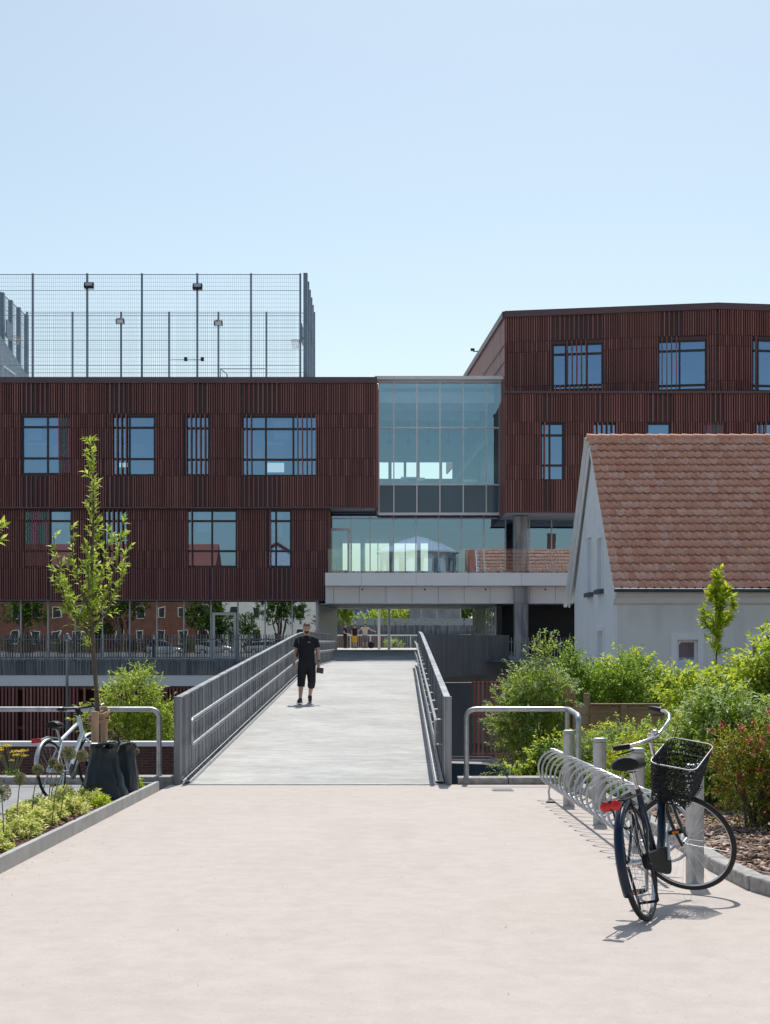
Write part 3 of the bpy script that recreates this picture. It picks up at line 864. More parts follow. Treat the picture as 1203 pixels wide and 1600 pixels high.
w2 = [dict(px=(37, 113), py=(797, 886), vm=[79], hm=[814, 861], scr=[(37, 79, 1)]),
      dict(px=(160, 200), py=(797, 886), hm=[814, 861], scr=[(160, 200, 2)]),
      dict(px=(292, 371), py=(797, 886), vm=[332], hm=[814, 861], scr=[(292, 303, 2)]),
      dict(px=(419, 456), py=(797, 886), vm=[432], hm=[814, 861], scr=[(421, 426, 1)]),
      dict(px=(-120, -40), py=(797, 886), vm=[-80], hm=[814, 861], scr=[(-75, -40, 1)])]
slat_facade(LB, P2, 0, P2.L, zb2, zt2, w2, [H(y, Zf2) for y in (813, 861, 888)], seed=5, coping=.02)
# body behind: floors, partition, roof, end walls
b = MB()
b.box(-42, X(588, Zf) - .02, Zf + .35, 88, 13.2, 13.55)
b.box(-42, X(588, Zf) - .02, Zf + .35, 88, 8.0, 8.35)
b.box(-42, X(513, Zf2) - .02, Zf2 + .3, 88, 3.52, 3.95)
Pq = Plane((-42, 76.5), (-.6, 76.5)); b.M = Pq.M
cell_wall(b, 0, 41.4, 8.36, 13.19, [(X(p, 76.5) + 42, X(q, 76.5) + 42, H(y1_, 76.5), H(y0_, 76.5)) for p, q, y0_, y1_ in ((40, 74, 692, 712), (186, 200, 694, 730), (206, 224, 694, 712), (396, 410, 704, 716), (418, 447, 690, 738), (84, 108, 694, 712))], 0, .2)
b.M = None; b.box(-42, -2.8, 76.5, 76.7, 3.96, 7.99)
b.box(-42, -41.7, 70.4, 88, .6, 13.2)
b.build('inner_floor', M['interior'], LB)
Pr = Plane((-42, 88), (X(588, Zf) - .02, 88)); b = MB(Pr.M)
cell_wall(b, 0, Pr.L, 7.6, 14.0, [(X(p, 88) + 42, X(q, 88) + 42, 9.2, 12.2) for p, q in ((-60, 30), (60, 130), (150, 260), (300, 350), (390, 470))], 0, .3)
b.build('rear_wall', M['interior'], LB)
b = MB(); b.box(-42, -3.6, 88, 88.3, 3.5, 7.59); b.build('rear_wall', M['interior'], LB)
sp_ = Plane((X(588, Zf), Zf), (X(588, Zf), 88)); sp_.n = Vector((1, 0))
sw = MB(); sw.box(X(588, Zf) - .018, X(588, Zf), Zf + .2, 88, zb1, zt1 - .02); sw.box(X(513, Zf2) - .018, X(513, Zf2), Zf2 + .2, 88, zb2, zb1 - .06)
sw.build('end_wall', M['backing'], LB)
M['interior_dim'] = pm('dim_interior', (.16, .18, .20), (.13, .15, .17), .5, .8)  # darker copy of the interior plaster, its dimness put into the colour
sw = MB()
k = 0
while Zf + .05 + k * .110 < 87.8:
    y = Zf + .05 + k * .110
    sw.box(X(588, Zf) + .002, X(588, Zf) + .11, y - .026, y + .026, zb1, zt1 - .3)
    if y > Zf2 + .05: sw.box(X(513, Zf2) + .002, X(513, Zf2) + .09, y - .026, y + .026, zb2, zb1 - .08)
    k += 1
sw.build('slat_cladding', M['slat'], LB)
rnd = random.Random(12)
for i in range(20):
    b = MB(); x = -21 + i * .78 + rnd.uniform(-.2, .2); y = 72.2 + rnd.uniform(0, 3)
    b.box(x, x + .7, y, y + .6, 9.05, 9.1); b.box(x + .1, x + .14, y + .2, y + .3, 8.36, 9.05); b.box(x + .2, x + .6, y + .7, y + .75, 8.8, 9.25)
    b.build('classroom_table', M['white_paint'], LB)
b = MB()
for i in range(9): b.box(-21 + i*2.4, -20.2 + i*2.4, 72 + (i % 3), 72.25 + (i % 3), 12.7, 12.78)
for i in range(9): b.box(-21.3 + i*2.2, -20.2 + i*2.2, 72 + (i % 3), 72.25 + (i % 3), 7.5, 7.58)
b.build('ceiling_panel', M['white_paint'], LB)
b = MB()
for px, dz in ((55, 0), (186, 0), (290, 0), (440, 0), (320, -4.4), (430, -4.4), (90, -4.4)):
    x = X(px, 70.6); b.box(x - .35, x + .35, 70.55, 70.6, 11.1 + dz + rnd.uniform(-.2, .4), 12.05 + dz)
b.build('roller_blind', M['alu'], LB)
# overhang soffit
b = MB(); b.box(X(513, Zf2) + .1, X(588, Zf) - .03, Zf + .3, 88, zb1 + .0, zb1 + .03); b.build('soffit', M['panel'], LB)
# ground floor: glazing on the terrace
Zg = 71.3
gz0, gz1 = .62, 3.50
xr = X(496, Zg)
gf = MB()
mx = [495, 457.5, 415, 372.5, 330.5, 288, 246, 203.5, 161, 118.5, 76, 33.5, -9, -51, -93, -135, -178, -220]
for p in mx: gf.box(X(p, Zg) - .03, X(p, Zg) + .03, Zg - .06, Zg + .04, gz0, gz1)
gf.box(-42, xr, Zg - .05, Zg + .03, gz1 - .06, gz1 - .001); gf.box(-42, X(331, Zg) - .04, Zg - .052, Zg + .032, gz0 + .001, gz0 + .08); gf.box(X(373, Zg) + .04, xr, Zg - .052, Zg + .032, gz0 + .001, gz0 + .08)
fo = gf.build('ground_floor_glazing', M['alu'], LB)
g = MB(); g.add([(-42, Zg, gz0), (X(331, Zg), Zg, gz0), (X(331, Zg), Zg, gz1), (-42, Zg, gz1)], [(0,1,2,3)])
g.add([(X(373, Zg), Zg, gz0), (xr, Zg, gz0), (xr, Zg, gz1), (X(373, Zg), Zg, gz1)], [(0,1,2,3)])
g.add([(X(331, Zg), Zg, 2.9), (X(373, Zg), Zg, 2.9), (X(373, Zg), Zg, gz1), (X(331, Zg), Zg, gz1)], [(0,1,2,3)])
g.build('pane', M['glass_ground'], fo)
d = MB(); a, c = X(332, Zg) + .02, X(371, Zg) - .02; zt_ = H(957, Zg)
d.box(a, a + .13, Zg - .09, Zg - .0, gz0 + .02, zt_); d.box(c - .13, c, Zg - .09, Zg - .0, gz0 + .02, zt_)
d.box(a + .13, c - .13, Zg - .09, Zg - .0, zt_ - .13, zt_); d.box(a + .13, c - .13, Zg - .09, Zg - .0, gz0 + .02, gz0 + .15)
do = d.build('door', M['alu'], LB)
d = MB(); d.add([(a+.12, Zg-.04, gz0+.1), (c-.12, Zg-.04, gz0+.1), (c-.12, Zg-.04, zt_-.1), (a+.12, Zg-.04, zt_-.1)], [(0,1,2,3)]); d.build('pane', M['glass_ground'], do)
d = MB(); d.tube([(c-.07, Zg-.09, gz0+1.0), (c-.07, Zg-.15, gz0+1.0), (c-.07, Zg-.15, gz0+1.35), (c-.07, Zg-.09, gz0+1.35)], .013, 6); d.build('handle', M['chrome'], do)
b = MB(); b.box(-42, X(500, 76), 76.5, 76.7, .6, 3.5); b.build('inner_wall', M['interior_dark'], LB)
# passage wall: corrugated light steel, angled
pw = MB(); a = Vector((xr + .03, Zg - .05)); c = Vector((X(526, 80), 80)); n_ = 90
for i in range(n_):
    p = a.lerp(c, i / n_); q = a.lerp(c, (i + 1) / n_); o = .03 if i % 2 else 0
    pw.bar((p.x + o, p.y, 2.06), (q.x + o, q.y, 2.06), .06, 2.88)
pw.build('passage_wall', M['alu'], LB)
pw = MB(); pw.box(c.x - 3, c.x, 80, 80.2, .62, 3.5); pw.build('wall_end', M['panel'], LB)
sg = MB(); sg.box(X(518, 78), X(520, 78)+.03, 77.9, 78.1, 2.2, 3.0); sg.build('door_plate', M['steel_dark'], LB)

# terrace in front of the left block, with its bar railing and slatted base
TL = thing('terrace_block', 'raised terrace in front of the left block with white slab edge and slatted brown base', 'terrace', (0, 0, 0))
b = MB(); b.box(-42, -2.62, 66.3, 71.2, .30, .62); b.build('terrace_floor', M['concrete'], TL)
b = MB(); b.box(-42, -2.62, 66.1, 66.29, -.02, .60); b.build('fascia', M['steel_sheet'], TL)
b = MB(); b.box(-42, -2.62, 65.95, 71, H(1072, 66), -.03); b.build('slab_edge', M['white_edge'], TL)
b = MB(); b.box(-42, -2.62, 68.6, 68.8, LOW, H(1072, 66) - .01); b.build('basement_wall', M['brick_red'], TL)
b = MB(); k = 0; rnd = random.Random(5)
while -41.5 + k * .16 < -2.7:
    x = -41.5 + k * .16
    if rnd.random() < .86: b.box(x, x + .085, 66.0, 66.10, LOW + .1, H(1073, 66) - .02)
    k += 1
for z in (-.62, -1.5, -2.4): b.box(-42, -2.7, 66.12, 66.18, z - .05, z + .05)
b.build('slat_screen', M['slat'], TL)

def bar_railing(name, label, x0, x1, y, z0, z1, pitch, mat='steel_sheet', w=.014, d=.05, top=.05, rails=None):
    r = thing(name, label, 'railing', (x0, y, z0))
    m = MB(); k = 0
    while k * pitch < (x1 - x0):
        m.box(k * pitch - w, k * pitch + w, -d/2, d/2, 0, z1 - z0); k += 1
    m.build('baluster', M[mat], r)
    m = MB()
    for z in (rails or [z1 - .33]): m.box(0, x1 - x0, .026, .045, z - z0 - .02, z - z0 + .02)
    m.build('rail', M[mat], r)
    return r
bar_railing('bar_railing', 'tall grey bar railing along the terrace of the left block', -36, -2.9, 65.9, H(1055, 65.9), H(991, 65.9), .128, rails=[H(999, 66), H(1031, 66)])
bar_railing('bar_railing', 'grey bar railing right of the concrete column, above the white flowering shrub', 5.35, 13.5, 64, H(1040, 64), H(996, 64), .125, rails=[H(1003, 64), H(1030, 64)])
b = MB(); b.box(5.3, 20, 64.2, 72, .2, .72); tag(b.build('terrace_slab', M['concrete']), kind='structure')
# slatted gate under the right terrace
sg = thing('slatted_gate', 'brown slatted gate under the terrace behind the parked car', 'gate', (0, 0, 0))
b = MB(); k = 0
while 2.95 + k * .15 < 9:
    x = 2.95 + k * .15; b.box(x, x + .07, 52.0, 52.08, -3.2, .05); k += 1
b.build('slat', M['slat'], sg)
b = MB(); b.box(2.9, 9, 52.09, 52.15, -.05, .05); b.box(2.9, 9, 52.09, 52.15, -2.6, -2.5); b.box(2.9, 9, 52.09, 52.15, -1.2, -1.1); b.build('gate_rail', M['slat'], sg)
b = MB(); b.box(-2.62, 20, 69, 69.2, LOW, .2); tag(b.build('basement_wall', M['concrete']), 'pale concrete basement wall deep under the terrace', 'wall')
b = MB(); b.box(-2.3, 20, 64.5, 69, .2, .35); b.build('ramp_slab', M['panel'], bridge)

# ---- glazed link
LK = thing('glazed_link', 'glazed link between the two slatted blocks, spanning over the passage', 'building', (0, 0, 0))
Zl = 71.0
x0, x1 = X(588, Zf) + .12, X(783, Zl)
zL0, zL1 = H(803, Zl), H(594, Zl)
m = MB()
for p in (614.5, 650.5, 686.5, 723, 759, 779.5): m.box(X(p, Zl) - .028, X(p, Zl) + .028, Zl - .07, Zl + .10, zL0, zL1)
m.box(x0, x0 + .05, Zl - .07, Zl + .10, zL0, zL1)
for y in (668.5, 757.5): m.box(x0, x1, Zl - .06, Zl + .09, H(y, Zl) - .03, H(y, Zl) + .03)
m.box(x0, x1, Zl - .06, Zl + .09, zL0 - .06, zL0 + .06); m.box(x0, x1, Zl - .06, Zl + .09, zL1 - .12, zL1)
fo = m.build('curtain_wall', M['white_edge'], LK)
g = MB(); g.add([(x0, Zl, H(757.5, Zl)), (x1, Zl, H(757.5, Zl)), (x1, Zl, zL1), (x0, Zl, zL1)], [(0,1,2,3)]); g.build('pane', M['glass_link'], fo)
g = MB(); g.box(x0 + .01, x1 - .01, Zl + .02, Zl + .06, zL0 + .02, H(757.5, Zl) - .01); g.build('spandrel', M['spandrel'], fo)
g = MB(); g.box(X(575, 70.6), X(795, 70.6), 70.45, 86, H(594, 70.6), H(589.5, 70.6)); 
# roof with rooflight strips
g2 = MB(); zr = H(594, 70.6)
g = MB(); g.box(X(586, 70.5), X(796, 70.5), 70.4, 71.2, zr + .01, zr + .17); g.build('roof_edge', M['white_paint'], LK)
for (a, c) in ((71.2, 71.3), (73.7, 77.4), (78.6, 88)): g2.box(x0 - .1, x1 + 1.5, a, c, zr - .02, zr + .10)
g2.build('roof', M['interior'], LK)
g = MB()
for (a, c) in ((71.3, 73.7), (77.4, 78.6)): g.add([(x0, a, zr + .06), (x1 + 1.5, a, zr + .06), (x1 + 1.5, c, zr + .06), (x0, c, zr + .06)], [(0,1,2,3)])
g.build('rooflight', M['glass_clear'], LK)
g = MB()
for y in (73.75, 76.2, 79.6, 82.4, 85.4): g.box(x0, x1 + 1.4, y, y + .20, zr - .58, zr - .02)
g.build('beam', M['white_paint'], LK)
g = MB(); g.box(x0 - .1, x1 + 2, Zl + .12, 88, H(803, Zl) - .0, H(803, Zl) + .3); g.box(x0 - .1, x1 + 2, Zl + .3, 88, H(757.5, Zl) - .12, H(757.5, Zl) - .02)
g.build('inner_floor', M['interior'], LK)
# rear wall with tall openings
bw = MB(); zo0, zo1 = H(757.5, Zl) + .25, H(720, 88)
ops = []
xx = X(588, 88)
for (p, q) in ((570, 606), (611, 630), (634, 650), (655, 686), (690, 706)): ops.append((X(p, 88), X(q, 88), H(748, 88), H(722, 88)))
cell_wall(bw, 0, 0, 0, 0, [], 0, 0)
Pb = Plane((-6, 88), (12, 88)); bw = MB(Pb.M)
cell_wall(bw, 0, 18, 7.6, zr, [(o[0] + 6, o[1] + 6, o[2], o[3]) for o in ops], 0, .25)
bw.build('rear_wall', M['white_edge'], LK)
# stair flight and a few ceiling fittings
g = MB(); g.bar((X(700, 78), 78, 9.6), (X(760, 78), 78, 12.2), .9, .18); g.build('stair', M['interior'], LK)
g = MB()
for i in range(5):
    x = x0 + .5 + i * 1.05; g.lathe([(.06, 0), (.11, -.05), (.11, -.25), (.0, -.26)], 10, (x, 79, zr - 1.7)); g.tube([(x, 79, zr - 1.7), (x, 79, zr - .7)], .012, 4)
g.build('pendant_lamp', M['black'], LK)
g = MB(); rnd = random.Random(4)
for i in range(7):
    x = x0 + rnd.uniform(.3, 5.2); y = 73 + rnd.uniform(0, 9)
    g.box(x, x + rnd.uniform(.5, 1.3), y, y + .7, H(757, Zl) + .6, H(757, Zl) + .66); g.box(x + .05, x + .1, y + .3, y + .4, H(757, Zl) - .02, H(757, Zl) + .6)
g.build('table', M['white_paint'], LK)
# middle floor glazing
Zm = 72.0; zm0, zm1 = H(895, Zm), H(806, Zm)
m = MB(); x2 = X(512, Zm); x3 = X(935, Zm)
for p in (514, 549, 579, 614, 649, 684.5, 720, 755, 789, 826, 861, 896, 931): m.box(X(p, Zm) - .026, X(p, Zm) + .026, Zm - .06, Zm + .06, zm0, zm1)
m.box(x2, x3, Zm - .05, Zm + .05, H(810, Zm) - .03, H(810, Zm) + .03); m.box(x2, x3, Zm - .05, Zm + .05, zm0, zm0 + .08)
fo = m.build('balcony_glazing', M['alu'], LK)
g = MB(); g.add([(x2, Zm, zm0), (x3, Zm, zm0), (x3, Zm, zm1 + .15), (x2, Zm, zm1 + .15)], [(0,1,2,3)]); g.build('pane', M['glass_mid'], fo)
d = MB(); a, c = X(515, Zm) + .03, X(548, Zm) - .03; zt_ = H(825, Zm)
d.box(a, a + .11, Zm - .10, Zm - .02, zm0, zt_); d.box(c - .11, c, Zm - .10, Zm - .02, zm0, zt_); d.box(a + .11, c - .11, Zm - .1, Zm - .02, zt_ - .12, zt_); d.box(a + .11, c - .11, Zm - .1, Zm - .02, zm0, zm0 + .12)
d.build('door', M['alu'], LK)
# middle floor inside: floor, ceiling, columns, far glazing bars
g = MB(); g.box(x2 - 1, 20, Zm + .1, 88, 4.35, 4.66); g.box(x2 - 1, 20, Zm + .1, 88, 7.35, 7.6)
g.box(x2 - 1.2, x2 - 1, 72, 88, 4.66, 7.35); g.box(X(668, 84), 20, 83.9, 84.1, 4.66, 7.34); g.box(x2 - 1, X(536, 84), 83.9, 84.1, 4.66, 7.34)
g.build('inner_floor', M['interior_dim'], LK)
g = MB()
for x in (-2.6, -1.2, .3, 1.8): g.lathe([(.10, 4.66), (.10, 7.35)], 12, (x, 79.5, 0))
for i in range(9): g.box(-3.4 + i * .75, -3.35 + i * .75, 83.8, 83.89, 4.66, 7.34)
g.build('inner_column', M['white_paint'], LK)
# slab edge, panels and soffit
zs0, zs1 = H(915, 68.2), H(895, 68.2)
m = MB(); jx = [X(p, 68.2) for p in (508.5, 565.5, 649.5, 731.5, 814, 896, 978, 1060)]
for a, c in zip(jx[:-1], jx[1:]): m.box(a + .006, c - .006, 68.2, 68.26, zs0, zs1)
m.box(X(509, 68.2), 13.5, 68.27, 71.9, zs0 + .01, zs1 - .02)
m.build('balcony_slab', M['white_edge'], LK)
m = MB(); jx = [X(p, 68.9) for p in (509, 522, 562, 602.5, 643, 684, 724.5, 765, 826, 867, 907, 948, 990)]
zp0 = H(943, 68.9)
for a, c in zip(jx[:-1], jx[1:]): m.box(a + .008, c - .008, 68.9, 68.95, zp0, zs0 - .005)
m.build('underside_panel', M['panel'], LK)
m = MB(); y = 68.97
while y < 80:
    m.box(X(509, 68.9) + .0 - (0 if y < 70 else .3), 13, y, y + .82, zp0, zp0 + .04); y += .84
m.build('soffit', M['white_paint'], LK)
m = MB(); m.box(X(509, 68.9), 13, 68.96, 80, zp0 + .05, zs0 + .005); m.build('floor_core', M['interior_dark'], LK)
# small round vents on the panels
m = MB()
for p in (567, 663, 758, 851): m.lathe([(.05, 0), (.05, .03)], 10, (0, 0, 0)) if False else m.ball((X(p, 68.9), 68.88, H(921, 68.9)), .045, .03, .045, 8, 6)
m.build('vent', M['steel_dark'], LK)
# glass balustrade on the balcony
g = MB()
for i in range(10):
    a = X(513, 68.45) + i * 1.16; c = a + 1.13
    if a > X(795, 68.4) and a < X(822, 68.4): continue
    g.quad((a, 68.45, zs1), (c, 68.45, zs1), (c, 68.45, H(857.5, 68.45)), (a, 68.45, H(857.5, 68.45)))
g.build('balustrade_glass', M['glass_clear'], LK)
# plants on the slab
V = []; rr = np.random.default_rng(5); n = 420
P = np.stack([rr.uniform(X(513, 68.4), X(900, 68.4), n), rr.uniform(68.5, 68.8, n), np.full(n, zs1 + .03)], 1)
P[:, 0] += .12 * np.sin(P[:, 0] * 9)
V, Fq = leaf_verts(P, rr.normal(size=(n, 3)) + [0, 0, .8], rr.normal(size=(n, 3)), rr.uniform(.05, .14, n), rr.uniform(.03, .07, n))
pb = mesh_np('balcony_plant', V, Fq, M['leaf_dark']); tag(pb, 'low dark planting along the edge of the glazed balcony', 'plants', kind='stuff')
# concrete column through the balcony
m = MB(); m.box(X(803, 68.6), X(824.5, 68.6), 68.6, 69.25, .7, zp0 - .001); c1 = m
m.box(X(803, 68.99), X(824.5, 68.99), 69.3, 69.9, zs1 + .0, 7.40)
m2 = MB(); m2.box(X(803, 68.6), X(824.5, 68.6), 68.55, 68.89, zp0, zs0 - .001)
m.v += m2.v; nb = len(m.v) - 8; m.f += [tuple(i + nb for i in f) for f in m2.f]; m.mi += m2.mi
tag(m.build('concrete_column', M['steel_sheet']), 'square dark concrete column carrying the right block', 'column')
# passage right side: glazed wall and dark store
m = MB(); m.add([(X(740, 80), 80, 1.0), (X(776, 70.5), 70.5, 1.0), (X(776, 70.5), 70.5, 3.2), (X(740, 80), 80, 3.2)], [(0,1,2,3)]); m.build('passage_glass', M['glass_ground'], LK)
for i in range(8):
    f = i / 7; x = X(740, 80) * (1-f) + X(776, 70.5) * f; y = 80 * (1-f) + 70.5 * f; m = MB(); m.box(x - .08, x - .02, y, y + .06, .64, 3.2); m.build('mullion', M['alu'], LK)
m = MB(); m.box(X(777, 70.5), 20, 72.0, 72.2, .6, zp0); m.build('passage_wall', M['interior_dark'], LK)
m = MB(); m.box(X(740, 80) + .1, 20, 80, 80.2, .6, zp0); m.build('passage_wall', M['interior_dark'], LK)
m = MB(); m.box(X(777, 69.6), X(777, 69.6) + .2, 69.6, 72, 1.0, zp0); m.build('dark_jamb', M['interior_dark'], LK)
# posts in the passage
for px, zz, mt, lb in ((593, 92.0, 'white_paint', 'slim white steel post at the far end of the passage'), (607, 89.5, 'steel_edge', 'slim grey-green steel post in the passage, right of the white one')):
    m = MB(); m.lathe([(.075, 0), (.075, 3.1)], 12); m.lathe([(.13, 0), (.13, .02)], 12)
    o = m.build('steel_post', M[mt], smooth=True); o.location = (X(px, zz), zz, 1.0 if zz > 79 else .84); tag(o, lb, 'post')

# ---- right block
RB = thing('school_building', 'taller red-brown slatted school block on the right, behind the tiled house', 'building', (0, 0, 0))
Yr = 67.5
P3 = Plane((X(789, Yr), Yr), (22, Yr))
zr0, zr1 = H(800, Yr), H(612, Yr)
w3 = [dict(px=(844, 880), py=(661, 751), vm=[858], hm=[680, 727], scr=[(844, 857, 2)]),
      dict(px=(925, 963), py=(661, 751), hm=[680, 727], scr=[(925, 963, 2)]),
      dict(px=(1010, 1047), py=(661, 751), hm=[680, 727], scr=[]),
      dict(px=(1095, 1131), py=(661, 751), hm=[680, 727], scr=[(1095, 1131, 1)]),
      dict(px=(1180, 1240), py=(661, 751), vm=[1210], hm=[680, 727], scr=[(1180, 1202, 2)])]
slat_facade(RB, P3, 0, P3.L, zr0, zr1, w3, [H(y, Yr) for y in (660, 680, 727, 750)], seed=8, coping=.1)
A_ = (X(790, 70), 70.0); ztop = H(487, 70)
Bz = (ztop - EYE) / 529 * F; B_ = (X(1120, Bz), Bz)
P4 = Plane(A_, B_)
w4 = [dict(px=(862, 941), py=(538, 610), vm=[883, 916], hm=[554, 603], scr=[(884, 918, 2)]),
      dict(px=(1027, 1103), py=(533, 611), vm=[1061], hm=[549, 603], scr=[(1027, 1062, 2)])]
def zfix(pl_, ws): return ws
slat_facade(RB, P4, 0, P4.L, zr1 - .02, ztop, w4, [H(y, 69.5) for y in (532, 549, 602)], seed=9, coping=.30)
P5 = Plane(B_, (22, Bz + .9))
w5 = [dict(px=(1170, 1245), py=(530, 611), vm=[1184, 1215], hm=[547, 602], scr=[(1170, 1183, 2)])]
slat_facade(RB, P5, .02, P5.L, zr1 - .02, ztop, w5, [H(y, 69.5) for y in (532, 549, 602)], seed=10, coping=.30)
# left side of the top storey, running away from the viewer
m = MB(); C_ = Vector((4.1, 98)); Av = Vector(A_)
m.add([(Av.x, Av.y, 12.6), (C_.x, C_.y, 12.6), (C_.x, C_.y, ztop - .01), (Av.x, Av.y, ztop - .01)], [(0,1,2,3)])
m.build('side_wall', M['slat'], RB)
m = MB(); dvec = (C_ - Av); Ls = dvec.length; dvec.normalize(); nv = Vector((-dvec.y, dvec.x)); k = 0
if nv.x > 0: nv = -nv
while k * .110 < Ls:
    p = Av + dvec * (k * .110 + .05) + nv * .05
    m.bar((p.x, p.y, 12.65), (p.x, p.y, ztop - .3), .052, .09, (dvec.x, dvec.y, 0)); k += 1
m.build('slat_cladding', M['slat'], RB)
m = MB(); m.bar((Av.x + nv.x*.05, Av.y, ztop - .14), (C_.x + nv.x*.05, C_.y, ztop - .14), .26, .30)
m.build('coping', M['coping'], RB)
for zz in (ztop - 1.6, ztop - 2.4): m = MB(); m.bar((Av.x + nv.x*.13, Av.y + .1, zz), (C_.x + nv.x*.13, C_.y, zz), .03, .03); m.build('slat_rail', M['winframe'], RB)
m = MB()
m.add([(Av.x, Av.y + .1, ztop - .1), (B_[0], B_[1] + .1, ztop - .1), (22, Bz + 1, ztop - .1), (22, 98, ztop - .1), (4.1, 98, ztop - .1)], [(0,1,2,3,4)])
m.add([(X(789, Yr) + .05, Yr + .1, zr1 - .15), (22, Yr + .1, zr1 - .15), (22, 98, zr1 - .15), (X(789, Yr) + .05, 98, zr1 - .15)], [(0,1,2,3)])
m.box(X(789, Yr) + .05, 22, Yr + .3, 98, 7.45, 7.8); m.box(X(789, Yr) + .2, 22, 74.5, 74.7, 7.8, zr1 - .2); m.box(6.2, 22, 75.5, 75.7, 12.9, ztop - .2)
m.build('inner_floor', M['interior'], RB)
m = MB(); m.box(X(789, Yr), X(789, Yr) + .04, Yr + .01, 90, zr0, zr1 - .1); m.build('side_wall', M['backing'], RB)
m = MB(); k = 0
while Yr + .1 + k * .110 < Zl: y = Yr + .1 + k * .110; m.box(X(789, Yr) - .03, X(789, Yr) - .002, y - .026, y + .026, zr0, zr1 - .1); k += 1
m.build('slat_cladding', M['slat'], RB)
m = MB(); m.box(X(789, Yr) + .05, 22, Yr + .12, 72, zr0 + .02, zr0 + .05); m.build('soffit', M['panel'], RB)
m = MB(); m.box(Av.x + .1, Av.x + .8, 90, 90.1, 2, 3) if False else None
# small camera on the side wall
cm = thing('security_camera', 'tiny security camera on a bracket at the roof edge of the right block', 'camera', (X(746, 84), 84, H(549, 84)))
m = MB(); m.box(-.28, .0, -.05, .05, -.02, .02); m.build('bracket', M['black'], cm)
m = MB(); m.box(-.42, -.2, -.09, .09, .03, .16); m.build('camera_body', M['black'], cm)

# ------------------------------------------------------------------ caged court on the left roof
RZ = 13.56
def mesh_panel(p, q, z0, z1, vp=.10, hp=.20, w=.0035):
    m = MB(); p = Vector(p); q = Vector(q); L = (q - p).length; d = (q - p) / L
    n = int(L / vp)
    for i in range(n + 1):
        c = p + d * (i * vp); m.bar((c.x, c.y, z0), (c.x, c.y, z1), w * 2, w * 2)
    k = 0; z = z0
    while z <= z1 + 1e-6:
        t = .010 if k % 6 == 0 else w
        m.bar((p.x, p.y, z), (q.x, q.y, z), t * 2, t * 2); z += hp; k += 1
    m.bar((p.x, p.y, z1), (q.x, q.y, z1), .03, .03)
    return m
def cage(label, p, q, z1, fr, vp=.10, post=.045):
    r = thing('cage_fence', label, 'fence', (p[0], p[1], RZ), 0, 'mesh fences of the roof court')
    mo = mesh_panel((0, 0), (q[0]-p[0], q[1]-p[1]), 0, z1 - RZ, vp).build('wire_mesh', M['steel_fence'], r)
    for f in fr:
        m = MB(); m.box(-post, post, -post*1.4, post*1.4, 0, z1 - RZ + .05)
        o = m.build('post', M['steel_fence'], r); o.location = ((q[0]-p[0]) * f, (q[1]-p[1]) * f, 0)
    return r
M['steel_fence'] = pm('blue_grey_fence_steel', (.24, .30, .36), (.18, .235, .29), 2, .5, .3)
Yc0, Yc1 = 70.8, 79.2; zc = H(429, Yc0)
xR = X(470, Yc0); xL = X(-26, Yc0)
frf = [(X(p, Yc0) - xL) / (xR - xL) for p in (-26, 52, 137, 222.5, 309, 393, 470)]
frb = [(X(p, Yc1) - xL) / (xR + .05 - xL) for p in (43, 114, 190, 265, 342, 417)] + [1]
cage('high mesh fence along the front edge of the roof court', (xL, Yc0), (xR, Yc0), zc, frf)
cage('lower mesh fence along the rear edge of the roof court', (xL, Yc1), (xR + .05, Yc1), H(489, Yc1), frb)
cage('mesh fence on the right end of the roof court seen edge on', (xR + .25, Yc0), (xR + .22, Yc1), zc, [0, .2, .4, .6, .8, 1], .10, .10)
cage('mesh fence on the left end of the roof court running away', (xL + .05, Yc0 + .1), (xL + .05, Yc1), zc - .12, [0, .2, .4, .6, .8, 1], .10, .10)
def floodlight(label, x, y, z, tilt, pole=None):
    r = thing('floodlight', label, 'floodlight', (x, y, z), 0, 'floodlights of the roof court')
    m = MB(); m.add([], []); m.box(-.20, .20, -.10, .08, -.13, .13); m.box(-.23, -.205, -.12, .05, -.16, .10); m.box(.205, .23, -.12, .05, -.16, .10)
    for i in range(5): m.box(-.17 + i*.075, -.155 + i*.075, .085, .13, -.11, .11)
    o = m.build('housing', M['black'], r); o.rotation_euler = (tilt, 0, 0)
    m = MB(); m.box(-.17, .17, -.112, -.101, -.10, .10); o2 = m.build('lens', M['alu'], o)
    m = MB(); m.tube([(-.22, 0, 0), (-.22, .1, -.17), (.22, .1, -.17), (.22, 0, 0)], .014, 5); m.build('bracket', M['steel_fence'], r)
    if pole:
        m = MB(); m.tube([(0, .1, RZ - z), (0, .1, .2)], .03, 8); m.build('pole', M['steel_fence'], r)
    return r
floodlight('upper left floodlight hanging on the front cage fence', X(140, 70.6), 70.6, H(446, 70.6), -.5)
floodlight('upper right floodlight hanging on the front cage fence', X(309.5, 70.6), 70.6, H(448, 70.6), -.5)
floodlight('lower left floodlight on its pole at the rear of the court', X(188.5, 79), 79, H(501, 79), .5, True)
floodlight('lower right floodlight on its pole at the rear of the court', X(342, 79), 79, H(504, 79), .5, True)
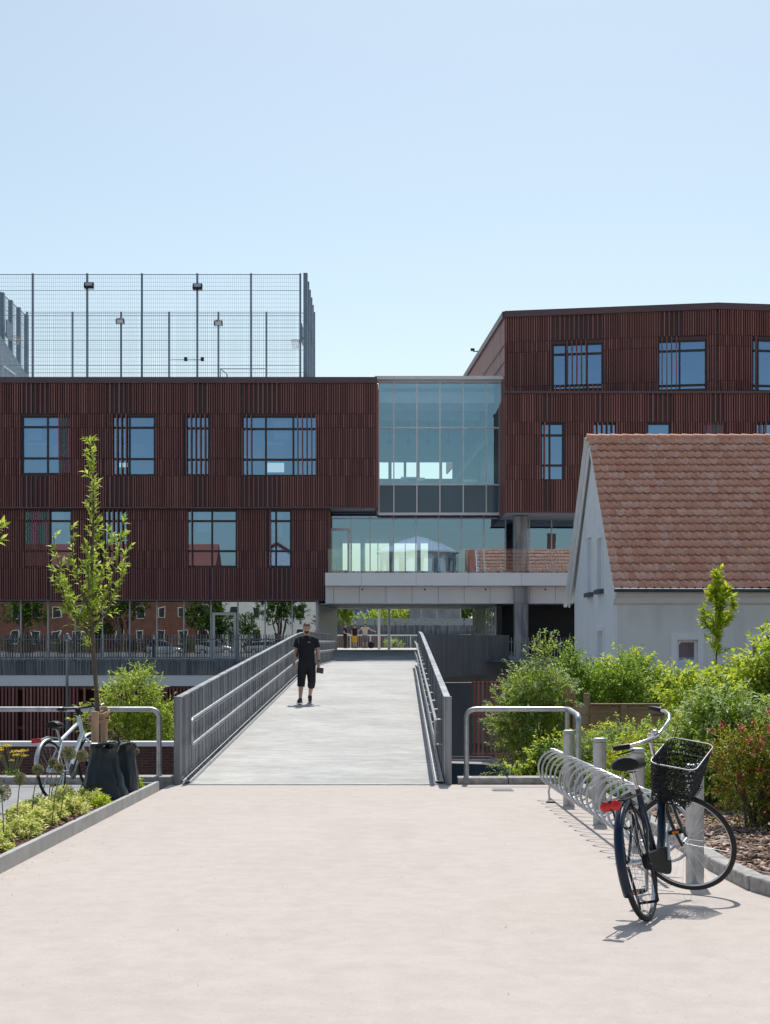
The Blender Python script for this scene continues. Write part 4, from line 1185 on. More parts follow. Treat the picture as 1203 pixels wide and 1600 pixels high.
def hoop(label, x, y, z, s):
    r = thing('basketball_hoop', label, 'basketball hoop', (x, y, z), 0, 'basketball hoops on the roof court')
    m = MB(); m.tube([(s*.28 + .225*math.cos(t*.3927), .225*math.sin(t*.3927), 0) for t in range(16)], .012, 6, closed=True); m.build('rim', M['redlens'], r)
    m = MB()
    for t in range(12):
        a = t*math.pi/6; b_ = a + .5
        m.tube([(s*.28 + .22*math.cos(a), .22*math.sin(a), 0), (s*.28 + .14*math.cos(b_), .14*math.sin(b_), -.42)], .005, 3)
        m.tube([(s*.28 + .22*math.cos(a), .22*math.sin(a), 0), (s*.28 + .14*math.cos(a-.5), .14*math.sin(a-.5), -.42)], .005, 3)
    m.build('net', M['white_paint'], r)
    m = MB(); m.box(-s*.06 - .02, -s*.06 + .02, -.6, .6, -.15, .75); m.box(min(-s*.09, -s*.3), max(-s*.09, -s*.3), -.05, .05, .05, .15); m.build('backboard', M['steel_fence'], r)
    return r
hoop('red basketball hoop at the left end of the roof court', X(17, 75), 75, H(526, 75), 1)
hoop('red basketball hoop at the right end of the roof court', X(471, 75), 75, H(532, 75), -1)
bd = thing('court_boards', 'grey-blue boards along the left end of the roof court', 'boards', (xL + .3, 71, RZ))
m = MB(); m.add([(0,0,0),(0,8,0),(0,8,2.0),(0,0,3.4),(-.12,0,0),(-.12,8,0),(-.12,8,2.0),(-.12,0,3.4)], [(0,1,2,3),(7,6,5,4),(3,2,6,7),(0,3,7,4),(1,5,6,2)]); m.build('board', M['steel_fence'], bd)
m = MB(); m.tube([(.1, 2, 0), (.1, 2, 1.6), (.1, 4.4, 1.6), (.1, 4.4, 0)], .04, 6); m.build('goal_frame', M['white_paint'], bd)
gl = thing('goal', 'small steel goal frame on the roof court', 'goal', (X(345, 78), 78, RZ))
m = MB(); m.tube([(0, 0, 0), (0, 0, H(576, 78) - RZ), (X(417, 78) - X(345, 78), 0, H(576, 78) - RZ), (X(417, 78) - X(345, 78), 0, 0)], .035, 6); m.tube([(1.2, 0, 0), (1.2, 0, .5)], .03, 6); m.tube([(.3, .5, 0), (.3, .5, H(582, 78) - RZ), (.0, 0, H(576, 78) - RZ)], .03, 6)
m.build('goal_frame', M['steel_fence'], gl)
sp = thing('camera_arm', 'short steel arm with two small cameras above the roof edge', 'pole', (X(265, 77), 77, RZ))
m = MB(); m.tube([(0, 0, 0), (0, 0, H(562, 77) - RZ), (X(317, 77) - X(265, 77), 0, H(562, 77) - RZ)], .03, 6); m.build('arm', M['steel_fence'], sp)
for q in (.0, 1): 
    m = MB(); xx = X(291 + 26*q, 77) - X(265, 77); m.box(xx - .08, xx + .08, -.1, .1, H(562, 77) - RZ - .07, H(562, 77) - RZ + .12); m.build('camera_head', M['black'], sp)

# ------------------------------------------------------------------ tiled house on the right
HS = thing('house', 'pale rendered house with red clay pantile roof and a gable towards the school', 'house', (6.29, 40, LOW))
HX, HY, HD, HL = 6.29, 40.0, 9.2, 13.0
ze = 2.78 - LOW; zrg = 7.42 - LOW                 # wall top and ridge height above the foot
def hl(px, Z): return X(px, Z) - HX
m = MB()
wins_f = [(hl(1050, 40) + .12, hl(1096, 40) - .12, H(1078, 40) - LOW + .12, H(991, 40) - LOW - .15), (hl(1166, 40) + .12, hl(1213, 40) - .12, H(1078, 40) - LOW + .12, H(991, 40) - LOW - .15)]
cell_wall(m, 0, HL, 0, ze, wins_f, 0, -.2)
m.box(0.0, HL, .3, .32, 0, ze)
m.build('front_wall', M['render'], HS)
# gable wall with openings (drawn in y,z)
gy = lambda px, X_=HX: X_ * F / (px - 601.5) - HY
def gz(py, y): return H(py, HY + y) - LOW
gw = [(gy(941.5), gy(934.5), gz(917, 1), gz(833, 1)), (gy(925.5), gy(918.5), gz(921, 2.3), gz(829, 2.3)), (gy(943), gy(934.5), gz(1040, 1), gz(985, 1))]
gw = [(max(.25, min(a, b_)), max(a, b_), c_, d_) for a, b_, c_, d_ in gw]
Mg = Matrix(((0, -1, 0, 0), (1, 0, 0, 0), (0, 0, 1, 0), (0, 0, 0, 1)))
m = MB(Mg); cell_wall(m, 0, HD, 0, ze, [], 0, 0) if False else None
holes = gw
us = sorted({0, HD, HD/2} | {h[0] for h in holes} | {h[1] for h in holes}); vv = sorted({0, ze} | {h[2] for h in holes} | {h[3] for h in holes})
def gable_top(u): return ze + (zrg - ze) * (1 - abs(u - HD/2) / (HD/2))
for a, b_ in zip(us[:-1], us[1:]):
    zcuts = [z for z in vv if z < min(gable_top(a), gable_top(b_)) - .01]
    zz = zcuts
    for c_, d_ in zip(zz[:-1], zz[1:]):
        mm = ((a+b_)/2, (c_+d_)/2)
        if any(h[0] < mm[0] < h[1] and h[2] < mm[1] < h[3] for h in holes): continue
        m.add([(a, 0, c_), (b_, 0, c_), (b_, 0, d_), (a, 0, d_)], [(3, 2, 1, 0)])
    m.add([(a, 0, zz[-1]), (b_, 0, zz[-1]), (b_, 0, gable_top(b_)), (a, 0, gable_top(a))], [(3, 2, 1, 0)])
for h in holes:
    a, b_, c_, d_ = h
    for q in ([(a,0,c_),(a,0,d_),(a,-.16,d_),(a,-.16,c_)], [(b_,0,c_),(b_,0,d_),(b_,-.16,d_),(b_,-.16,c_)], [(a,0,c_),(b_,0,c_),(b_,-.16,c_),(a,-.16,c_)], [(a,0,d_),(b_,0,d_),(b_,-.16,d_),(a,-.16,d_)]): m.add(q, [(0,1,2,3)])
m.build('gable_wall', M['render_side'], HS)
for i, (a, b_, c_, d_) in enumerate(gw):
    m = MB(Mg)
    m.box(a, b_, -.15, -.10, c_, c_ + .07); m.box(a, b_, -.15, -.10, d_ - .07, d_); m.box(a, a + .08, -.15, -.10, c_ + .07, d_ - .07); m.box(b_ - .08, b_, -.15, -.10, c_ + .07, d_ - .07)
    m.box(a + .08, b_ - .08, -.149, -.11, c_ + (d_-c_)*.62, c_ + (d_-c_)*.62 + .05)
    # projecting surround
    m.box(a - .12, a - .001, .0, .05, c_, d_ + .12); m.box(b_ + .001, b_ + .12, .0, .05, c_, d_ + .12); m.box(a - .0, b_ + .0, .0, .05, d_ + .001, d_ + .12)
    wo = m.build('window', M['bright_paint'], HS)
    m = MB(Mg); m.add([(a, -.13, c_), (b_, -.13, c_), (b_, -.13, d_), (a, -.13, d_)], [(0,1,2,3)]); m.build('pane', M['glass_win'], wo)
    m = MB(Mg); m.box(a - .14, b_ + .14, .002, .13, c_ - .13, c_ - .002); m.build('sill', M['steel_dark'], wo)
for (a, b_, c_, d_) in wins_f:
    m = MB()
    for (p, q, r_, s_) in ((a, b_, c_, c_+.07), (a, b_, d_-.07, d_), (a, a+.07, c_+.07, d_-.07), (b_-.07, b_, c_+.07, d_-.07)): m.box(p, q, .10, .16, r_, s_)
    m.box(a+.07, b_-.07, .105, .15, d_-.62, d_-.56)
    # broad white surround
    m.box(a - .16, a - .001, -.05, .0, c_ - .12, d_ + .16); m.box(b_ + .001, b_ + .16, -.05, .0, c_ - .12, d_ + .16); m.box(a, b_, -.05, 0, d_ + .001, d_ + .16); m.box(a - .02, b_ + .02, -.09, 0, c_ - .1, c_ - .001)
    wo = m.build('window', M['bright_paint'], HS)
    m = MB(); m.add([(a, .13, c_), (b_, .13, c_), (b_, .13, d_), (a, .13, d_)], [(0,1,2,3)]); m.build('pane', M['glass_win'], wo)
m = MB(); m.box(.1, HL, .9, 1.0, 0, ze - .1); m.build('inner_wall', M['interior_dark'], HS)
m = MB(); m.box(0, HL, HD - .2, HD, 0, ze); m.box(HL - .2, HL, .3, HD, 0, ze); m.build('rear_wall', M['render'], HS)
# cornice under the eaves
m = MB(); m.prism([(-.32, ze + .04), (-.32, ze - .03), (-.20, ze - .12), (-.14, ze - .26), (-.0, ze - .32), (0, ze + .04)], -.12, HL, 'x'); m.build('cornice', M['bright_paint'], HS)
# roof: pitched plane from eave (y=-.42) to ridge (y=HD/2)
ey, ez = -.42, (H(921, 39.6) - LOW); ry, rz_ = HD/2, H(685, 44.6) - LOW
slope = Vector((0, ry - ey, rz_ - ez)); SL = slope.length; sdir = slope.normalized(); snrm = Vector((0, -sdir.z, sdir.y))
rows = 20; gauge = SL / rows; tw = .218; ncol = int((HL + .3) / tw)
Vt = []; Ft = []; rt = np.random.default_rng(12)
prof = [(-.02, .040), (.10, .030), (.24, .008), (.42, -.004), (.60, -.002), (.78, .014), (.90, .036), (1.0, .048)]
base = 0
for r_ in range(rows):
    for c_ in range(ncol):
        jx, jl, jz = rt.normal(0, .003), rt.normal(0, .004), rt.normal(0, .003)
        x_ = -.16 + c_ * tw + jx; tl_ = gauge * 1.16
        s0 = r_ * gauge + jl - .02
        for (sv_, lift) in ((0, .054), (tl_, .0)):
            for (pu, pz) in prof:
                p = Vector((x_ + pu * tw, ey, ez)) + sdir * (s0 + sv_) + snrm * (pz + lift + jz + .02)
                Vt.append(p)
        for (pu, pz) in prof:   # lower edge thickness
            Vt.append(Vector((x_ + pu * tw, ey, ez)) + sdir * (s0) + snrm * (pz + .054 + jz + .02 - .010))
        n8 = len(prof)
        for k in range(n8 - 1):
            Ft.append((base + k, base + k + 1, base + n8 + k + 1, base + n8 + k))
            Ft.append((base + 2*n8 + k, base + 2*n8 + k + 1, base + k + 1, base + k))
        base += 3 * n8
roof = mesh_np('roof', [tuple(v) for v in Vt], Ft, M['tilered'], HS)
m = MB(); m.add([(-.1, ey + .05, ez), (HL, ey + .05, ez), (HL, ry, rz_), (-.1, ry, rz_)], [(0,1,2,3)]); m.build('roof_underlay', M['interior_dark'], HS)  # dark sheet put in so the gaps under the tiles look shaded
m = MB()
m.add([(-.1, ry, rz_), (HL, ry, rz_), (HL, HD + .42, ez), (-.1, HD + .42, ez)], [(0,1,2,3)]); m.build('roof_underlay', M['render_side'], HS)
rear_roof = roof.copy(); COL.objects.link(rear_roof); rear_roof.parent = HS; rear_roof.location = (0, HD, 0); rear_roof.scale = (1, -1, 1)
# ridge tiles
m = MB(); x_ = -.2
while x_ < HL:
    m.tube([(x_, ry, rz_ + .03), (x_ + .40, ry, rz_ + .015)], [.115, .10], 10); x_ += .36
m.build('ridge', M['tilered'], roof, smooth=True)
# verge boards along the gable
m = MB()
m.bar((-.10, ey - .04, ez - .22), (-.10, ry, rz_ - .16), .05, .26, (0, -1, 1)); m.bar((-.10, HD - ey + .04, ez - .16), (-.10, ry, rz_ - .10), .05, .26, (0, 1, 1))
m.bar((-.19, HD - ey + .3, ez - .22), (-.19, ry + .05, rz_ + .02), .12, .04, (0, 1, 1)) 
m.build('verge_board', M['render_side'], HS)
m = MB(); m.tube([(-.15, ey - .10, ez - .02), (HL, ey - .10, ez - .05)], .055, 8); m.build('gutter', M['steel_dark'], HS, smooth=True)
# ------------------------------------------------------------------ bicycles
def wheel(parent, cx, r, T, tyre_r=.018, name='wheel', rimmat='chrome'):
    def P(x, y, z): return T @ Vector((x, y, z))
    m = MB(); N = 56
    m.tube([P(cx + (r-.030)*math.cos(2*math.pi*i/N), 0, r + (r-.030)*math.sin(2*math.pi*i/N)) for i in range(N)], .011, 6, closed=True)
    m.tube([P(cx, -.035, r), P(cx, .035, r)], .022, 12); m.tube([P(cx, -.06, r), P(cx, .06, r)], .008, 8)
    wo = m.build(name, M[rimmat], parent, smooth=True)
    m = MB(); m.tube([P(cx + (r-tyre_r)*math.cos(2*math.pi*i/N), 0, r + (r-tyre_r)*math.sin(2*math.pi*i/N)) for i in range(N)], tyre_r, 10, closed=True)
    m.build('tyre', M['tyre'], wo, smooth=True)
    m = MB()
    for i in range(32):
        a = 2*math.pi*i/32; b = a + (.42 if i % 4 < 2 else -.42); y = .028 if i % 2 else -.028
        m.tube([P(cx + .02*math.cos(b), y, r + .02*math.sin(b)), P(cx + (r-.035)*math.cos(a), 0, r + (r-.035)*math.sin(a))], .0011, 3, cap=False)
    m.build('spokes', M['chrome'], wo)
    return wo

def guard(parent, cx, r, a0, a1, T, mat, wid=.030, off=.026):
    m = MB(); N = 26
    v = []; fs = []
    for k in range(N + 1):
        f = a0 + (a1-a0)*k/N
        for (yy, dr) in ((-wid, -.014), (-wid*.6, .0), (0, .004), (wid*.6, .0), (wid, -.014)):
            rr = r + off + dr; v.append(T @ Vector((cx + rr*math.cos(f), yy, r + rr*math.sin(f))))
    for k in range(N): fs += [(k*5+i, k*5+i+1, k*5+i+6, k*5+i+5) for i in range(4)]
    m.add(v, fs)
    o = m.build('mudguard', mat, parent, smooth=True)
    s = o.modifiers.new('thick', 'SOLIDIFY'); s.thickness = .003
    return o

def bicycle(label, loc, az, lean, steer, style='city', pitch=0):
    root = thing('bicycle', label, 'bicycle', loc)
    root.rotation_euler = (-lean, pitch, R(90) - az)
    I = Matrix.Identity(4)
    r = .345; FA = Vector((1.09, 0, r))
    city = style == 'city'
    ht = Vector((.865, 0, .90)) if city else Vector((.85, 0, .93)); hb = Vector((.935, 0, .68)) if city else Vector((.92, 0, .68))
    ax = (ht - hb).normalized()
    T = Matrix.Translation(hb) @ Matrix.Rotation(-steer, 4, ax) @ Matrix.Translation(-hb)
    bb = Vector((.44, 0, .29)); RA = Vector((0, 0, r))
    paint = M['bluepaint'] if city else M['whitepaint']
    wheel(root, 0, r, I); wheel(root, FA.x, r, T)
    # frame
    m = MB()
    if city:
        st = Vector((.30, 0, .76))
        m.tube([hb.lerp(ht, .45), Vector((.80, 0, .60)), Vector((.66, 0, .42)), Vector((.54, 0, .32)), bb], [.027, .028, .028, .027, .026], 12)
        m.tube([bb, st], .0175, 10)
        for y in (-.045, .045):
            m.tube([st + Vector((.01, 0, -.10)), Vector((.16, y*1.1, .52)), RA + Vector((0, y*1.3, 0))], .009, 8)
            m.tube([bb + Vector((0, y*.6, 0)), RA + Vector((0, y*1.3, 0))], .011, 8)
    else:
        st = Vector((.30, 0, .70))
        m.tube([hb.lerp(ht, .75), st + Vector((.01, 0, -.03))], .021, 12); m.tube([hb.lerp(ht, .2), bb], .026, 12); m.tube([bb, st], .019, 10)
        for y in (-.045, .045):
            m.tube([st + Vector((.01, y*.3, -.06)), RA + Vector((0, y*1.3, 0))], .010, 8); m.tube([bb + Vector((0, y*.6, 0)), RA + Vector((0, y*1.3, 0))], .011, 8)
    m.tube([hb - ax*.01, ht + ax*.01], .024, 12); m.tube([bb + Vector((0, -.04, 0)), bb + Vector((0, .04, 0))], .024, 12)
    m.build('frame', paint, root, smooth=True)
    # fork and front end
    m = MB()
    cr = hb - ax*.03
    for y in (-.055, .055):
        m.tube([T @ p for p in (cr + Vector((0, y*.4, 0)), cr + Vector((.01, y, -.03)), Vector((1.02, y, .47)), FA + Vector((0, y, 0)))], [.016, .015, .013, .009], 8)
    m.build('fork', M['blackpaint'] if city else paint, root, smooth=True)
    stt = ht + ax*(.17 if city else .09)
    m = MB(); m.tube([T @ ht, T @ stt], .0125, 10); m.tube([T @ stt, T @ (stt + Vector((.06, 0, .012)))], .015, 10)
    so = m.build('stem', M['chrome'] if city else M['black'], root, smooth=True)
    c = stt + Vector((.06, 0, .012))
    if city:
        half = [(0, 0, 0), (.02, .07, .03), (.025, .15, .05), (.0, .225, .055), (-.035, .275, .05), (-.09, .315, .035), (-.165, .350, .02)]
        gs = 4
    else:
        half = [(0, 0, 0), (.0, .1, .0), (-.005, .2, .004), (-.01, .29, .006)]; gs = 2
    hbm = MB()
    L = [T @ (c + Vector(p)) for p in half]; Rr = [T @ (c + Vector((p[0], -p[1], p[2]))) for p in half]
    hbm.tube(list(reversed(L)) + Rr[1:], .011, 10)
    ho = hbm.build('handlebar', M['chrome'] if city else M['black'], root, smooth=True)
    for S in (L, Rr):
        g = MB()
        a, b = (S[-2].lerp(S[-1], -.15), S[-1]) if city else (S[-2].lerp(S[-1], .1), S[-1])
        d = (b - a).normalized()
        g.tube([a, a + d*.01, b - d*.02, b + d*.012], [.017, .019, .020, .014], 10)
        g.build('grip', M['black'], ho, smooth=True)
        lv = MB()
        if city:
            lv.tube([a + Vector((0, 0, -.0)), a - d*.02 + Vector((0, 0, -.03)), a + d*.09 + Vector((0, 0, -.045))], .005, 5)
            lv.build('brake_lever', M['black'], ho)
        else:
            lv.tube([a, a + T.to_3x3() @ Vector((.05, 0, -.02)), a + d*.1 + T.to_3x3() @ Vector((.055, 0, -.03))], .005, 5); lv.build('brake_lever', M['black'], ho)
            be = MB(); be.tube([b, b + T.to_3x3() @ Vector((.10, 0, .02))], .010, 8); be.build('bar_end', M['alu'], ho)
    if city:
        m = MB(); m.ball(T @ (c + Vector((.01, -.10, .06))), .028, .028, .02, 12, 8); m.build('bell', M['chrome'], ho, smooth=True)
    # cables
    m = MB()
    for s_ in (-1, 1):
        m.tube([T @ (c + Vector((-.05, .2*s_, .03))), T @ (c + Vector((.09, .14*s_, .02))), T @ (c + Vector((.08, .03*s_, -.12))), T @ (hb + Vector((.0, .0, .06))), hb.lerp(bb, .5) + Vector((0, .03*s_, .03))], .0035, 5)
    m.build('cable', M['black'], root)
    # saddle
    sz = .90 if city else .84; sx = .255
    m = MB()
    secs = [(-.14, .03, .05, .0), (-.13, .085, .085, .012), (-.07, .115, .095, .014), (-.0, .10, .085, .004), (.06, .055, .06, .0), (.12, .030, .045, -.002), (.15, .020, .03, -.006)]
    vs = []; fs = []; nn = 12
    for (x, hw, th, dz) in secs:
        for k in range(nn):
            t = 2*math.pi*k/nn; zz = math.sin(t); zz = zz * (1 if zz > 0 else .55)
            vs.append((sx + x, hw*math.cos(t), sz + dz + th*.6*zz))
    for i in range(len(secs)-1):
        for k in range(nn): fs.append((i*nn+k, i*nn+(k+1) % nn, (i+1)*nn+(k+1) % nn, (i+1)*nn+k))
    fs += [tuple(range(nn-1, -1, -1)), tuple((len(secs)-1)*nn+k for k in range(nn))]
    m.add(vs, fs); so2 = m.build('saddle', M['black'], root, smooth=True)
    m = MB(); m.tube([st + Vector((.01, 0, -.03)), Vector((sx + .0, 0, sz - .035))], .0125, 10); m.tube([(sx-.05, -.02, sz-.03), (sx+.06, -.02, sz-.035)], .004, 5); m.tube([(sx-.05, .02, sz-.03), (sx+.06, .02, sz-.035)], .004, 5)
    m.build('seat_post', M['chrome'], root, smooth=True)
    if city:
        m = MB()
        for y in (-.04, .04): m.tube([(sx-.10, y, sz-.035), (sx-.10, y, sz-.08)], .009, 6)
        m.build('saddle_spring', M['chrome'], so2)
    # transmission
    m = MB()
    if city:
        out = []
        for i in range(13): a = R(90) + math.pi*i/12; out.append((.0 + .045*math.cos(a), r + .045*math.sin(a)))
        for i in range(13): a = R(270) + math.pi*i/12; out.append((bb.x + .085*math.cos(a), bb.z + .085*math.sin(a)))
        m.prism(out, -.068, -.036, 'y'); m.build('chain_case', M['matt'], root, bevel=.006)
    else:
        m.lathe([(.09, -.003), (.09, .003)], 24); m.v = [(bb.x + x, -.05 + z, bb.z + y) for x, y, z in m.v]
        m.tube([(0, -.05, r+.035), (bb.x, -.05, bb.z+.09)], .004, 4); m.tube([(0, -.05, r-.035), (bb.x, -.05, bb.z-.09)], .004, 4)
        m.build('chain', M['steel_dark'], root)
    ca = R(72) if city else R(50)
    for s_ in (-1, 1):
        m = MB(); e = bb + Vector((.17*math.cos(ca)*s_, -.085*s_, .17*math.sin(ca)*s_))
        m.tube([bb + Vector((0, -.07*s_, 0)), e], [.013, .011], 8)
        co = m.build('crank', M['galv'], root, smooth=True)
        m = MB(); pc = e + Vector((0, -.06*s_, 0))
        m.box(pc.x-.045, pc.x+.045, pc.y-.045, pc.y-.03, pc.z-.012, pc.z+.012); m.box(pc.x-.045, pc.x+.045, pc.y+.03, pc.y+.045, pc.z-.012, pc.z+.012); m.box(pc.x-.045, pc.x-.03, pc.y-.03, pc.y+.03, pc.z-.012, pc.z+.012); m.box(pc.x+.03, pc.x+.045, pc.y-.03, pc.y+.03, pc.z-.012, pc.z+.012)
        m.tube([e, pc + Vector((0, -.04*s_, 0))], .009, 6)
        po = m.build('pedal', M['black'], co)
        m = MB(); m.box(pc.x-.049, pc.x-.0455, pc.y-.02, pc.y+.02, pc.z-.007, pc.z+.007); m.build('reflector', M['orange'], po)
    # mudguards, carrier, lights
    guard(root, 0, r, R(60) if city else R(75), R(205) if city else R(165), I, M['bluepaint'] if city else M['alu'])
    if not city: guard(root, FA.x, r, R(40), R(130), T, M['alu'])
    m = MB()
    for y in (-.05, .05): m.tube([(.0, y*1.2, r), (-.25, y*.7, r+.26)], .003, 4)
    m.build('mudguard_stay', M['black'], root)
    if city:
        m = MB(); cz = .735
        for y in (-.06, .06):
            m.tube([(.24, y*.5, cz+.01), (.18, y, cz), (-.26, y, cz), (-.30, 0, cz)], .006, 6); m.tube([(-.12, y, cz), (0, y*1.2, r)], .006, 6); m.tube([(.05, y, cz), (0, y*1.2, r)], .006, 6)
        for x in (-.2, -.1, 0, .1): m.tube([(x, -.06, cz), (x, .06, cz)], .005, 5)
        m.box(-.26, .12, -.012, .012, cz+.003, cz+.010)
        m.build('carrier', M['black'], root, smooth=True)
        m = MB(); m.box(-.340, -.315, -.058, .058, cz-.048, cz+.014); lo = m.build('rear_light', M['black'], root, bevel=.008)
        m = MB()
        for y in (-.030, .030):
            q = MB(); q.ball((0, 0, 0), .010, .034, .030, 14, 8); m.add([(-.346 + a, y + b, cz - .018 + c_) for a, b, c_ in q.v], q.f)
        m.build('red_lens', M['redlens'], lo, smooth=True)
        m = MB(); m.tube([(.02, .07, r-.02), (.05, .055, .10)], .009, 6); m.tube([(.02, -.07, r-.02), (.06, -.06, .10)], .009, 6); m.tube([(.06, -.06, .10), (.05, .055, .10)], .009, 6); m.tube([(.05, .055, .10), (.10, .07, .06)], .009, 6)
        m.build('kickstand', M['black'], root, smooth=True)
        m = MB(); m.tube([(.08, .045 + .045*math.cos(i*.35), .60 + .055*math.sin(i*.35)) for i in range(18)], .008, 6, closed=True); m.build('wheel_lock', M['black'], root, smooth=True)
        m = MB(); m.box(.965, 1.0, -.035, .035, .66, .72); m.v = [tuple(T @ Vector(p)) for p in m.v]; m.build('front_light', M['black'], root, bevel=.006)
        # basket: woven of rings, open top, pale rim
        B = MB(T); rb_ = random.Random(9)
        z0, z1 = .69, .975; X0, X1 = .94, 1.23
        def corner(f, zz):   # outline at height fraction f: tapered rounded box
            k = .80 + .20*f
            cx = .895 + (.145)*k; hx = .150*k; hy = .215*k; pts = []
            for (sx_, sy_, a0) in ((1, 1, 0), (-1, 1, 90), (-1, -1, 180), (1, -1, 270)):
                rr = .055
                for i in range(6):
                    a = R(a0 + 18*i); pts.append(Vector((cx + sx_*(hx-rr) + rr*math.cos(a), sy_*(hy-rr) + rr*math.sin(a), zz)))
            return pts
        def on(f, s):
            pts = corner(f, z0 + (z1-z0)*f + .02*0); n_ = len(pts); s = (s % 1)*n_; i = int(s); return pts[i].lerp(pts[(i+1) % n_], s - i)
        def lens(f):
            pts = corner(f, 0); return pts
        # arc length parametrisation
        def param(f):
            pts = corner(f, z0 + (z1-z0)*f); d = [0]
            for i in range(len(pts)): d.append(d[-1] + (pts[(i+1) % len(pts)] - pts[i]).length)
            return pts, d
        def at_(f, s):
            pts, d = param(f); s = (s % 1)*d[-1]
            for i in range(len(pts)):
                if d[i+1] >= s: return pts[i].lerp(pts[(i+1) % len(pts)], (s - d[i])/max(1e-6, d[i+1]-d[i]))
            return pts[0]
        nz = 8
        for j in range(nz):
            for i in range(34):
                f = (j + .5)/nz; s = (i + (.5 if j % 2 else 0))/34; rad = .026*rb_.uniform(.8, 1.2)
                loop = [at_(min(1, max(0, f + rad/(z1-z0)*math.sin(k*math.pi/4))), s + rad/1.15*math.cos(k*math.pi/4)) for k in range(8)]
                B.tube(loop, .0034, 4, closed=True)
        for i in range(9):
            for j in range(7):
                cx_, cy_ = .905 + j*.037, -.145 + i*.036
                B.tube([(cx_ + .021*math.cos(k*math.pi/3), cy_ + .021*math.sin(k*math.pi/3), z0) for k in range(6)], .0032, 4, closed=True)
        for f in (0, .33, .66): B.tube([p for p in corner(f, z0 + (z1-z0)*f)], .004, 5, closed=True)
        bo = B.build('basket', M['black'], root)
        B = MB(T); B.tube([p for p in corner(1, z1)], .0042, 6, closed=True); B.build('basket_rim', M['steel_sheet'], bo, smooth=True)
        B = MB(T); B.tube([(.95, .04, .80), (.90, .02, .82)], .007, 5); B.tube([(.95, -.04, .80), (.90, -.02, .82)], .007, 5); B.build('basket_bracket', M['black'], bo)
    else:
        m = MB(); m.box(-.30, -.26, -.055, .055, .68, .73); lo = m.build('rear_light', M['redlens'], root, bevel=.008)
        m = MB(); m.tube([(-.27, 0, .70), (.0, 0, .735), (.28, 0, .70)], .008, 6); m.build('light_arm', M['alu'], root)
        m = MB(); m.tube([(.02, .06, .30), (-.06, .16, .01)], .009, 6); m.build('kickstand', M['alu'], root)
        m = MB(); m.tube([T @ (c + Vector((.0, .03, .0))), T @ (c + Vector((.04, .03, -.09)))], .034, 10); m.build('lamp', M['black'], ho)
    bpy.context.view_layer.update()
    return root
M['matt'] = pm('matt_black_plastic', (.012, .012, .012), (.008, .008, .008), 8, .7, spec=.2)
b1 = bicycle('black city bicycle with woven basket and red tail light leaning at the nearest bollard', (1.555, 8.69, zg(8.69)), R(24), R(11.0), R(99), 'city')
b2 = bicycle('pale blue-white flat bar bicycle parked by the left planter beside the watering bags', (X(86, 16.9), 16.9, zg(16.9)), R(14), R(7), R(6), 'sport')

# ------------------------------------------------------------------ people
def baked(mb, name, mat, parent, voxel, smooth=3):
    o = mb.build('tmp', mat)
    r = o.modifiers.new('r', 'REMESH'); r.mode = 'VOXEL'; r.voxel_size = voxel; r.use_smooth_shade = True
    s = o.modifiers.new('s', 'SMOOTH'); s.iterations = smooth; s.factor = .5
    dg = bpy.context.evaluated_depsgraph_get(); dg.update()
    me = bpy.data.meshes.new_from_object(o.evaluated_get(dg)); me.name = name
    bpy.data.objects.remove(o)
    me.materials.clear(); me.materials.append(mat)
    n = bpy.data.objects.new(name, me); COL.objects.link(n)
    if parent: n.parent = parent
    return n

def rings(mb, rs, n=20):
    """horizontal elliptical rings (cx, cy, cz, rx, ry)"""
    vs = []; fs = []
    for (cx, cy, cz, rx, ry) in rs:
        for k in range(n):
            t = 2*math.pi*k/n; vs.append((cx + rx*math.cos(t), cy + ry*math.sin(t), cz))
    for i in range(len(rs)-1):
        for k in range(n): fs.append((i*n+k, i*n+(k+1) % n, (i+1)*n+(k+1) % n, (i+1)*n+k))
    fs += [tuple(range(n-1, -1, -1)), tuple((len(rs)-1)*n+k for k in range(n))]
    mb.add(vs, fs)

def limb(mb, pts, rad, n=12):
    """tapered limb with rounded ends"""
    mb.tube(pts, rad, n)
    mb.ball(tuple(pts[0]), rad[0]*.98, n=n); mb.ball(tuple(pts[-1]), rad[-1]*.98, n=n)

def hand(mb, wrist, d, palm_n, side, curl=.5, k=1.0):
    """palm, four fingers of unequal length with two bends, thumb from the side of the palm"""
    d = Vector(d).normalized(); pn = Vector(palm_n); pn = (pn - d*pn.dot(d)).normalized(); s = d.cross(pn) * side
    w_ = Vector(wrist)
    mb.tube([w_, w_ + d*.03*k, w_ + d*.07*k, w_ + d*.095*k], [.024*k, .032*k, .036*k, .030*k], 10, sq=1)
    for i, (o, L_) in enumerate(((-.030, .066), (-.010, .076), (.010, .071), (.029, .056))):
        a = w_ + d*.085*k + s*o*k; c1 = curl*.6; 
        b = a + (d*math.cos(c1) + pn*math.sin(c1))*L_*.45*k; c2 = curl*1.5
        c_ = b + (d*math.cos(c2) + pn*math.sin(c2))*L_*.33*k; c3 = curl*2.2
        e = c_ + (d*math.cos(c3) + pn*math.sin(c3))*L_*.27*k
        mb.tube([a - d*.02*k, a, b, c_, e], [.0105*k, .0105*k, .0095*k, .0088*k, .0075*k], 8)
    a = w_ + d*.025*k - s*.028*k
    mb.tube([a, a + (d*.7 - s*.6 + pn*.3).normalized()*.035*k, a + (d*.85 - s*.35 + pn*.5).normalized()*.068*k], [.014*k, .012*k, .009*k], 8)

